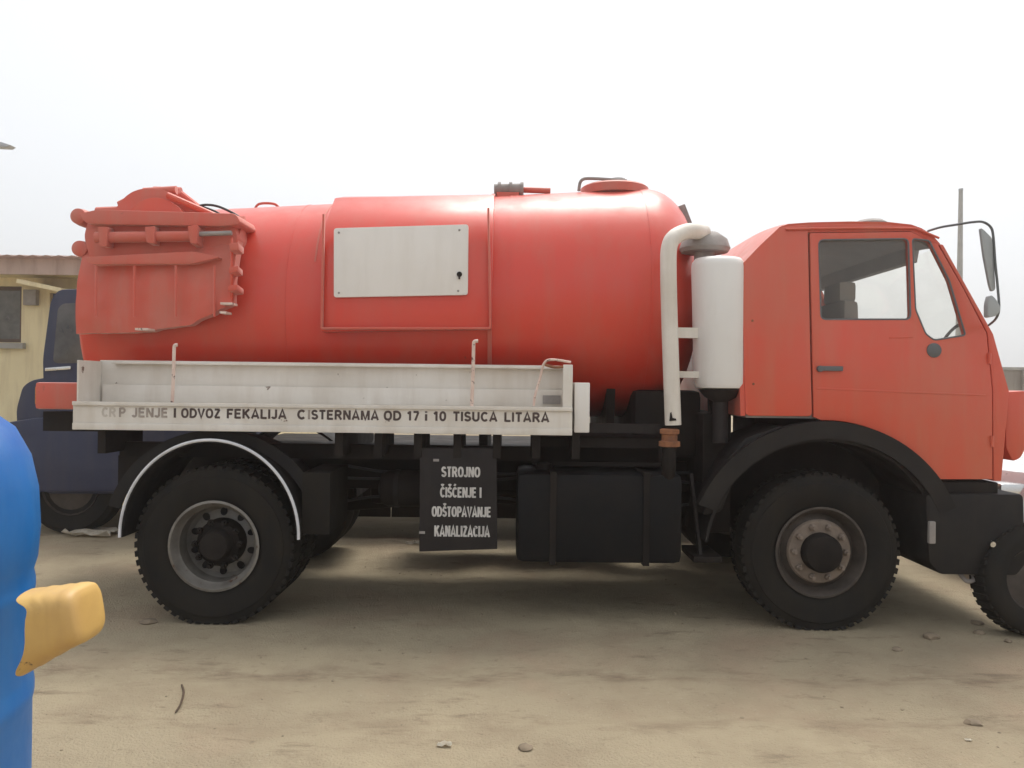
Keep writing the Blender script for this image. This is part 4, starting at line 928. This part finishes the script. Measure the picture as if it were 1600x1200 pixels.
for y, zz in ((HY - 0.80, zw + 0.13), (HY + 3.2, zw + 0.62), (HY + 6.5, zw + 0.25)):
    rows.append([bm.verts.new((x0 - 0.6 + (x1 - x0 + 1.1) * i / nr, y, zz + 0.025 * (i % 2))) for i in range(nr + 1)])
for i in range(2):
    for q in range(nr): bm.faces.new((rows[i][q], rows[i][q + 1], rows[i + 1][q + 1], rows[i + 1][q]))
bmesh.ops.solidify(bm, geom=list(bm.faces), thickness=0.02)
obj('roof', bm, M['eave'], Hs, smooth=0)

NY = 2.8
N = thing('bonneted_lorry', (pt(300, 600, NY).x, NY, 0), 'dark blue bonneted lorry standing behind the rear of the red tanker, its dark bed added to deepen the shade', 'truck')
def npoly(qs, y0, y1, name, m, par=None, bev=0.02, r=0.06): return obj(name, prism(rounded([xz(*q, NY) for q in qs], r), y0, y1), m, par or N, bevel=bev)
npoly([(70, 772), (66, 560), (78, 470), (90, 452), (330, 446), (332, 772)], NY, NY + 2.1, 'cab', M['navy'])
npoly([(4, 770), (0, 640), (10, 604), (24, 594), (69, 585), (69, 770)], NY + 0.25, NY + 1.85, 'bonnet', M['navy'])
npoly([(-6, 768), (-4, 690), (12, 660), (66, 652), (150, 664), (196, 700), (204, 768)], NY - 0.05, NY + 0.26, 'wing', M['navy'])
npoly([(82, 568), (90, 482), (98, 474), (170, 471), (170, 568)], NY - 0.004, NY + 0.02, 'side_window', M['dark_glass'])
npoly([(72, 580), (112, 577), (112, 572), (72, 575)], NY - 0.02, NY + 0.0, 'belt_trim', M['chrome'], bev=0.003, r=0.005)
pB = pt(-12, 790, NY); obj('bumper', box(pB.x - 0.1, pB.x + 0.12, NY - 0.05, NY + 2.15, 0.42, 0.66), M['board'], N, bevel=0.02)
pL = pt(8, 700, NY); obj('headlamp', lathe([(0.10, 0.10), (0.11, -0.02), (0.08, -0.05), (0.02, -0.06)], (pL.x - 0.02, NY + 0.1, pL.z), 'X', 20), M['chrome'], N)
obj('frame_rail', box(pt(20, 700, NY).x, pt(1180, 600, NY).x, NY + 0.6, NY + 1.6, 0.62, 0.80), M['black'], N)
for k_ in range(7):
    xa_ = pt(345, 600, NY).x + k_ * 0.84
    obj('dark_fill_board', box(xa_, xa_ + 0.83, NY - 0.01, NY + 0.03, 0.22, 0.86), M['black'], N, bevel=0.006)  # dark boards and bed added to fill the shade under the tanker
obj('dark_fill_bed', box(pt(345, 600, NY).x, pt(345, 600, NY).x + 5.88, NY + 0.031, NY + 2.2, 0.81, 0.88), M['black'], N)
for px in (108, 1000):
    for yy in (NY + 0.02, NY + 1.85):
        xw = pt(px, 700, NY).x
        wb = obj('wheel', lathe([(0.03, -0.01), (0.16, 0.0), (0.26, 0.03), (0.28, 0.0), (0.28, 0.2)], (xw, yy, 0.47), 'Y', 24), M['dark_rim'], N)
        obj('tyre', lathe([(0.27, 0.02), (0.31, 0.0), (0.42, -0.012), (0.465, 0.02), (0.47, 0.06), (0.47, 0.19), (0.42, 0.25), (0.28, 0.23)], (xw, yy, 0.475), 'Y', 36), M['rubber'], wb)

SL = thing('street_lamp', (pt(-70, 227, 17).x, 17, 0), 'grey street lamp head on a tall post at the left edge', 'street lamp')
lz = pt(10, 228, 17).z; lx = pt(-70, 228, 17).x
obj('post', lathe([(0.11, 0), (0.10, 0.4), (0.055, lz - 0.3)], (lx, 17, 0), 'Z', 16), M['galv'], SL)
obj('arm', tube(spline([(lx, 17, lz - 0.35), (lx + 0.1, 17, lz - 0.1), (lx + 0.5, 17, lz), (lx + 0.95, 17, lz + 0.02)], 6), 0.035, 10), M['galv'], SL)
hd_ = prism([(lx + 0.85, lz - 0.05), (lx + 1.5, lz - 0.07), (lx + 1.6, lz - 0.01), (lx + 1.35, lz + 0.07), (lx + 0.85, lz + 0.07)], 16.86, 17.14)
obj('lamp_head', hd_, M['galv'], SL, bevel=0.02)

# ------------------------------------------------------------------ background right and far: wall, pole, car, tyre
wy = 20.0
def wall_run(name, xa, xb, y, h, m, label):
    t = thing(name, ((xa + xb) / 2, y, 0), label, 'wall')
    obj('wall_panel', box(xa, xb, y, y + 0.2, -0.1, h - 0.10), m, t)
    obj('coping', box(xa, xb, y - 0.05, y + 0.25, h - 0.099, h), M['concrete'], t, bevel=0.015)
    n = int((xb - xa) / 3.2)
    for i in range(n + 1):
        x = xa + 0.15 + (xb - xa - 0.3) * i / n; obj('pier', box(x - 0.15, x + 0.15, y - 0.10, y - 0.001, -0.1, h - 0.10), m, t)
    return t
wall_run('compound_wall', -3.0, 6.0, wy, 1.75, M['pale_block'], 'pale rendered wall far behind, seen through gaps under the white tray')
wall_run('compound_wall', 9.0, 30.0, wy, 2.25, M['block'], 'grey-brown cement wall far off at the right edge')
UP = thing('utility_pole', (pt(1500, 400, 24).x, 24, 0), 'thin grey utility pole rising behind the cab windscreen', 'utility pole')
ux = pt(1500, 400, 24).x; uz = pt(1500, 297, 24).z
obj('pole_shaft', lathe([(0.14, -0.1), (0.13, 2), (0.07, uz)], (ux, 24, 0), 'Z', 12), M['concrete'], UP)
obj('pole_cap', lathe([(0.075, -0.02), (0.08, 0.05), (0.02, 0.09)], (ux, 24, uz), 'Z', 12), M['galv'], UP)

# silver car, nose towards the lorry
KY = 1.05
def kx(px, py): return xz(px, py, KY)
kx0 = pt(1564, 740, KY).x
C = thing('silver_car', (kx0 + 2.1, KY + 0.8, 0), 'silver car with its bonnet just beyond the tanker bumper at the right edge', 'car')
side = [(0.0, 0.32), (-0.02, 0.50), (0.02, 0.74), (0.12, 0.90), (0.60, 0.98), (1.05, 1.03), (1.62, 1.42), (2.5, 1.47), (3.3, 1.40), (3.75, 1.05), (4.0, 0.98), (4.08, 0.60), (4.05, 0.32)]
bm = bmesh.new(); rows = []; ny = 12
for (x, z) in side:
    row = []
    for k in range(ny + 1):
        s = 2 * k / ny - 1
        inw = 0.22 * max(z - 0.95, 0) / 0.5
        y = KY + 0.84 + s * (0.84 - inw); e = abs(s) ** 5
        xx = x + (0.16 * e if x < 0.5 else (-0.12 * e if x > 3.7 else 0))
        row.append(bm.verts.new((kx0 + xx, y, z - 0.05 * e * (z > 0.9))))
    rows.append(row)
for i in range(len(rows) - 1):
    for k in range(ny): bm.faces.new((rows[i][k], rows[i][k + 1], rows[i + 1][k + 1], rows[i + 1][k]))
bm.faces.new([r_[0] for r_ in rows]); bm.faces.new([r_[-1] for r_ in rows][::-1])
bm.faces.new([rows[0][k] for k in range(ny + 1)] + [rows[-1][k] for k in range(ny, -1, -1)])
obj('body', bm, M['silver'], C, smooth=40)
for pts_ in ([(1.16, 1.03), (1.68, 1.36), (2.28, 1.40), (2.28, 1.02)], [(2.36, 1.02), (2.36, 1.40), (3.1, 1.36), (3.5, 1.05)]):
    bmw = prism([(kx0 + x, z) for x, z in pts_], KY + 0.0, KY + 0.012)
    for v in bmw.verts: v.co.y += 0.22 * max(v.co.z - 0.95, 0) / 0.5 - 0.006
    obj('side_window', bmw, M['dark_glass'], C)
obj('headlamp', box(kx0 + 0.02, kx0 + 0.30, KY + 0.03, KY + 0.35, 0.66, 0.82), M['chrome'], C, bevel=0.03)
obj('grille', box(kx0 - 0.035, kx0 + 0.02, KY + 0.5, KY + 1.18, 0.42, 0.72), M['black'], C, bevel=0.01)
for x in (0.78, 3.25):
    for y in (KY - 0.03, KY + 1.50):
        wb = obj('wheel', lathe([(0.03, 0.0), (0.12, 0.01), (0.20, 0.03), (0.215, 0.0), (0.215, 0.16)], (kx0 + x, y, 0.31), 'Y', 24), M['galv'], C)
        obj('tyre', lathe([(0.21, 0.0), (0.25, -0.012), (0.29, -0.006), (0.31, 0.02), (0.31, 0.17), (0.28, 0.20), (0.21, 0.19)], (kx0 + x, y, 0.315), 'Y', 36), M['rubber'], wb)
# loose tyre by the bumper
p = pt(1624, 874, 0.0)
tr0 = 0.345
bm = lathe([(0.20, 0.03), (0.215, 0.0), (0.25, -0.014), (0.30, -0.014), (0.33, 0.004), (tr0, 0.03), (tr0, 0.16), (0.33, 0.19), (0.29, 0.205), (0.22, 0.19), (0.20, 0.16), (0.20, 0.03)], (0, 0, 0), 'Y', 48, caps=False)
for k in range(40):
    t = 2 * math.pi * k / 40; q = []
    for rr_ in (0.332, 0.352):
        for tt in (t - 0.045, t + 0.045):
            for yy in (0.02, 0.17): q.append(bm.verts.new((rr_ * math.cos(tt), yy, rr_ * math.sin(tt))))
    for f in ((4, 5, 7, 6), (0, 1, 5, 4), (2, 6, 7, 3), (0, 4, 6, 2), (1, 3, 7, 5)): bm.faces.new([q[i] for i in f])
bmesh.ops.rotate(bm, verts=bm.verts, cent=(0, 0, 0), matrix=Matrix.Rotation(R(-7), 3, 'X'))
for v in bm.verts: v.co += Vector((p.x, -0.02, 0.343))
SW = thing('spare_wheel', (p.x, 0.06, 0.0), 'loose black-tyred wheel standing at the right edge before the bumper', 'wheel')
obj('tyre', bm, M['rubber'], SW)
bm = lathe([(0.03, 0.07), (0.10, 0.065), (0.13, 0.08), (0.175, 0.085), (0.19, 0.05), (0.20, 0.03), (0.212, 0.012), (0.214, 0.03), (0.20, 0.12)], (0, 0, 0), 'Y', 32)
bmesh.ops.rotate(bm, verts=bm.verts, cent=(0, 0, 0), matrix=Matrix.Rotation(R(-7), 3, 'X'))
for v in bm.verts: v.co += Vector((p.x, -0.02, 0.343))
obj('rim', bm, M['dark_rim'], SW)

# ------------------------------------------------------------------ small things on the ground
def on_ground(px, py):
    u, v = px - 800.0, 600.0 - py
    vv = u * sa + v * ca; uu_ = u * ca - v * sa
    d = -H / (vv / F)
    x, y = uu_ * d / F, d - D
    return Vector((x, y, gh(x, y)))
tw = [on_ground(*q) + Vector((0, 0, 0.008)) for q in ((284, 1072), (287, 1085), (282, 1102), (274, 1114))]
tag(obj('twig', tube(spline(tw, 4), [0.005] * 12 + [0.003], 6), M['twig'], None, base=True), 'thin curved dry twig on the bare earth', 'twig')
def scrap(px, py, s, label, seed):
    c = on_ground(px, py); bm = bmesh.new(); n = 6; g = []
    for j in range(n + 1):
        g.append([])
        for i in range(n + 1):
            a_, b_ = i / n - 0.5, j / n - 0.5
            h_ = 0.5 * s * abs(noise.noise(Vector((a_ * 3 + seed, b_ * 3, seed)))) + 0.004
            k_ = 1 + 0.3 * noise.noise(Vector((seed, a_ * 4, b_ * 4)))
            g[-1].append(bm.verts.new((c.x + a_ * s * 1.5 * k_, c.y + b_ * s * k_, c.z + h_)))
    for j in range(n):
        for i in range(n): bm.faces.new((g[j][i], g[j][i + 1], g[j + 1][i + 1], g[j + 1][i]))
    bmesh.ops.solidify(bm, geom=list(bm.faces), thickness=0.002)
    tag(obj('paper_scrap', bm, M['paper'], None, smooth=0, base=True), label, 'litter', 'scraps of litter on the ground')
scrap(694, 1166, 0.040, 'small white crumpled scrap on the bare earth in the foreground', 3.3)
scrap(142, 838, 0.30, 'pale crumpled sheet on the ground left of the rear wheel', 8.1)
scrap(648, 850, 0.10, 'pale scrap on the ground left of the lettered board', 5.7)
scrap(1513, 1157, 0.018, 'tiny white fleck on the earth at bottom right', 1.2)
for i, (px, py, s, lb) in enumerate(((1455, 996, 0.055, 'largest dark earth clod near the loose wheel'), (1530, 990, 0.035, 'dark earth clod just left of the loose wheel foot'), (1527, 975, 0.04, 'dark clod closest to the bumper'),
                                     (1575, 1002, 0.03, 'small dark clod at the right edge below the loose wheel'), (1520, 1128, 0.035, 'lone dark clod at bottom right of the yard'), (820, 1172, 0.03, 'small dark clod beside the white scrap'),
                                     (1402, 1014, 0.03, 'flat brown clod below the front wheel'), (232, 972, 0.045, 'pale earth lump at the left foot of the rear tyre'))):
    bm = bmesh.new(); b_stone(bm, on_ground(px, py) + Vector((0, 0, s * 0.15)), s, 0.45, 2)
    tag(obj('earth_clod', bm, M['clod'], None, base=True), lb, 'clod', 'earth clods on the ground')
bm = bmesh.new()
for k in range(1100):
    x = random.uniform(-4.5, 4.5); y = random.uniform(-2.9, 3.5)
    if noise.noise(Vector((x * 0.9, y * 0.9, 9))) < random.uniform(-0.35, 0.35): continue
    r_ = 0.003 + 0.009 * random.random() ** 4
    b_stone(bm, (x, y, gh(x, y) + r_ * 0.2), r_, 0.6, 1)
gv = obj('gravel', bm, M['pebble'], None, smooth=0); kind(gv, 'stuff'); gv['label'] = 'small stones and crumbs strewn over the earth'; gv['category'] = 'gravel'

# ------------------------------------------------------------------ dusty air, also standing in for lens glare
hz = bpy.data.materials.new('dusty_glare_air'); hz.use_nodes = True; n_ = hz.node_tree
n_.nodes.remove(n_.nodes['Principled BSDF'])
pv = n_.nodes.new('ShaderNodeVolumePrincipled'); pv.inputs['Color'].default_value = (1.0, 0.995, 0.985, 1)
pv.inputs['Density'].default_value = 0.0038; pv.inputs['Anisotropy'].default_value = 0.80
n_.links.new(pv.outputs[0], n_.nodes['Material Output'].inputs['Volume'])
hb = obj('haze', box(-125, 125, -125, 125, -1.2, 11.5), hz, None, smooth=0); kind(hb, 'stuff')
hb['label'] = 'thin pale dusty air over the whole yard, also standing in for glare'; hb['category'] = 'haze'
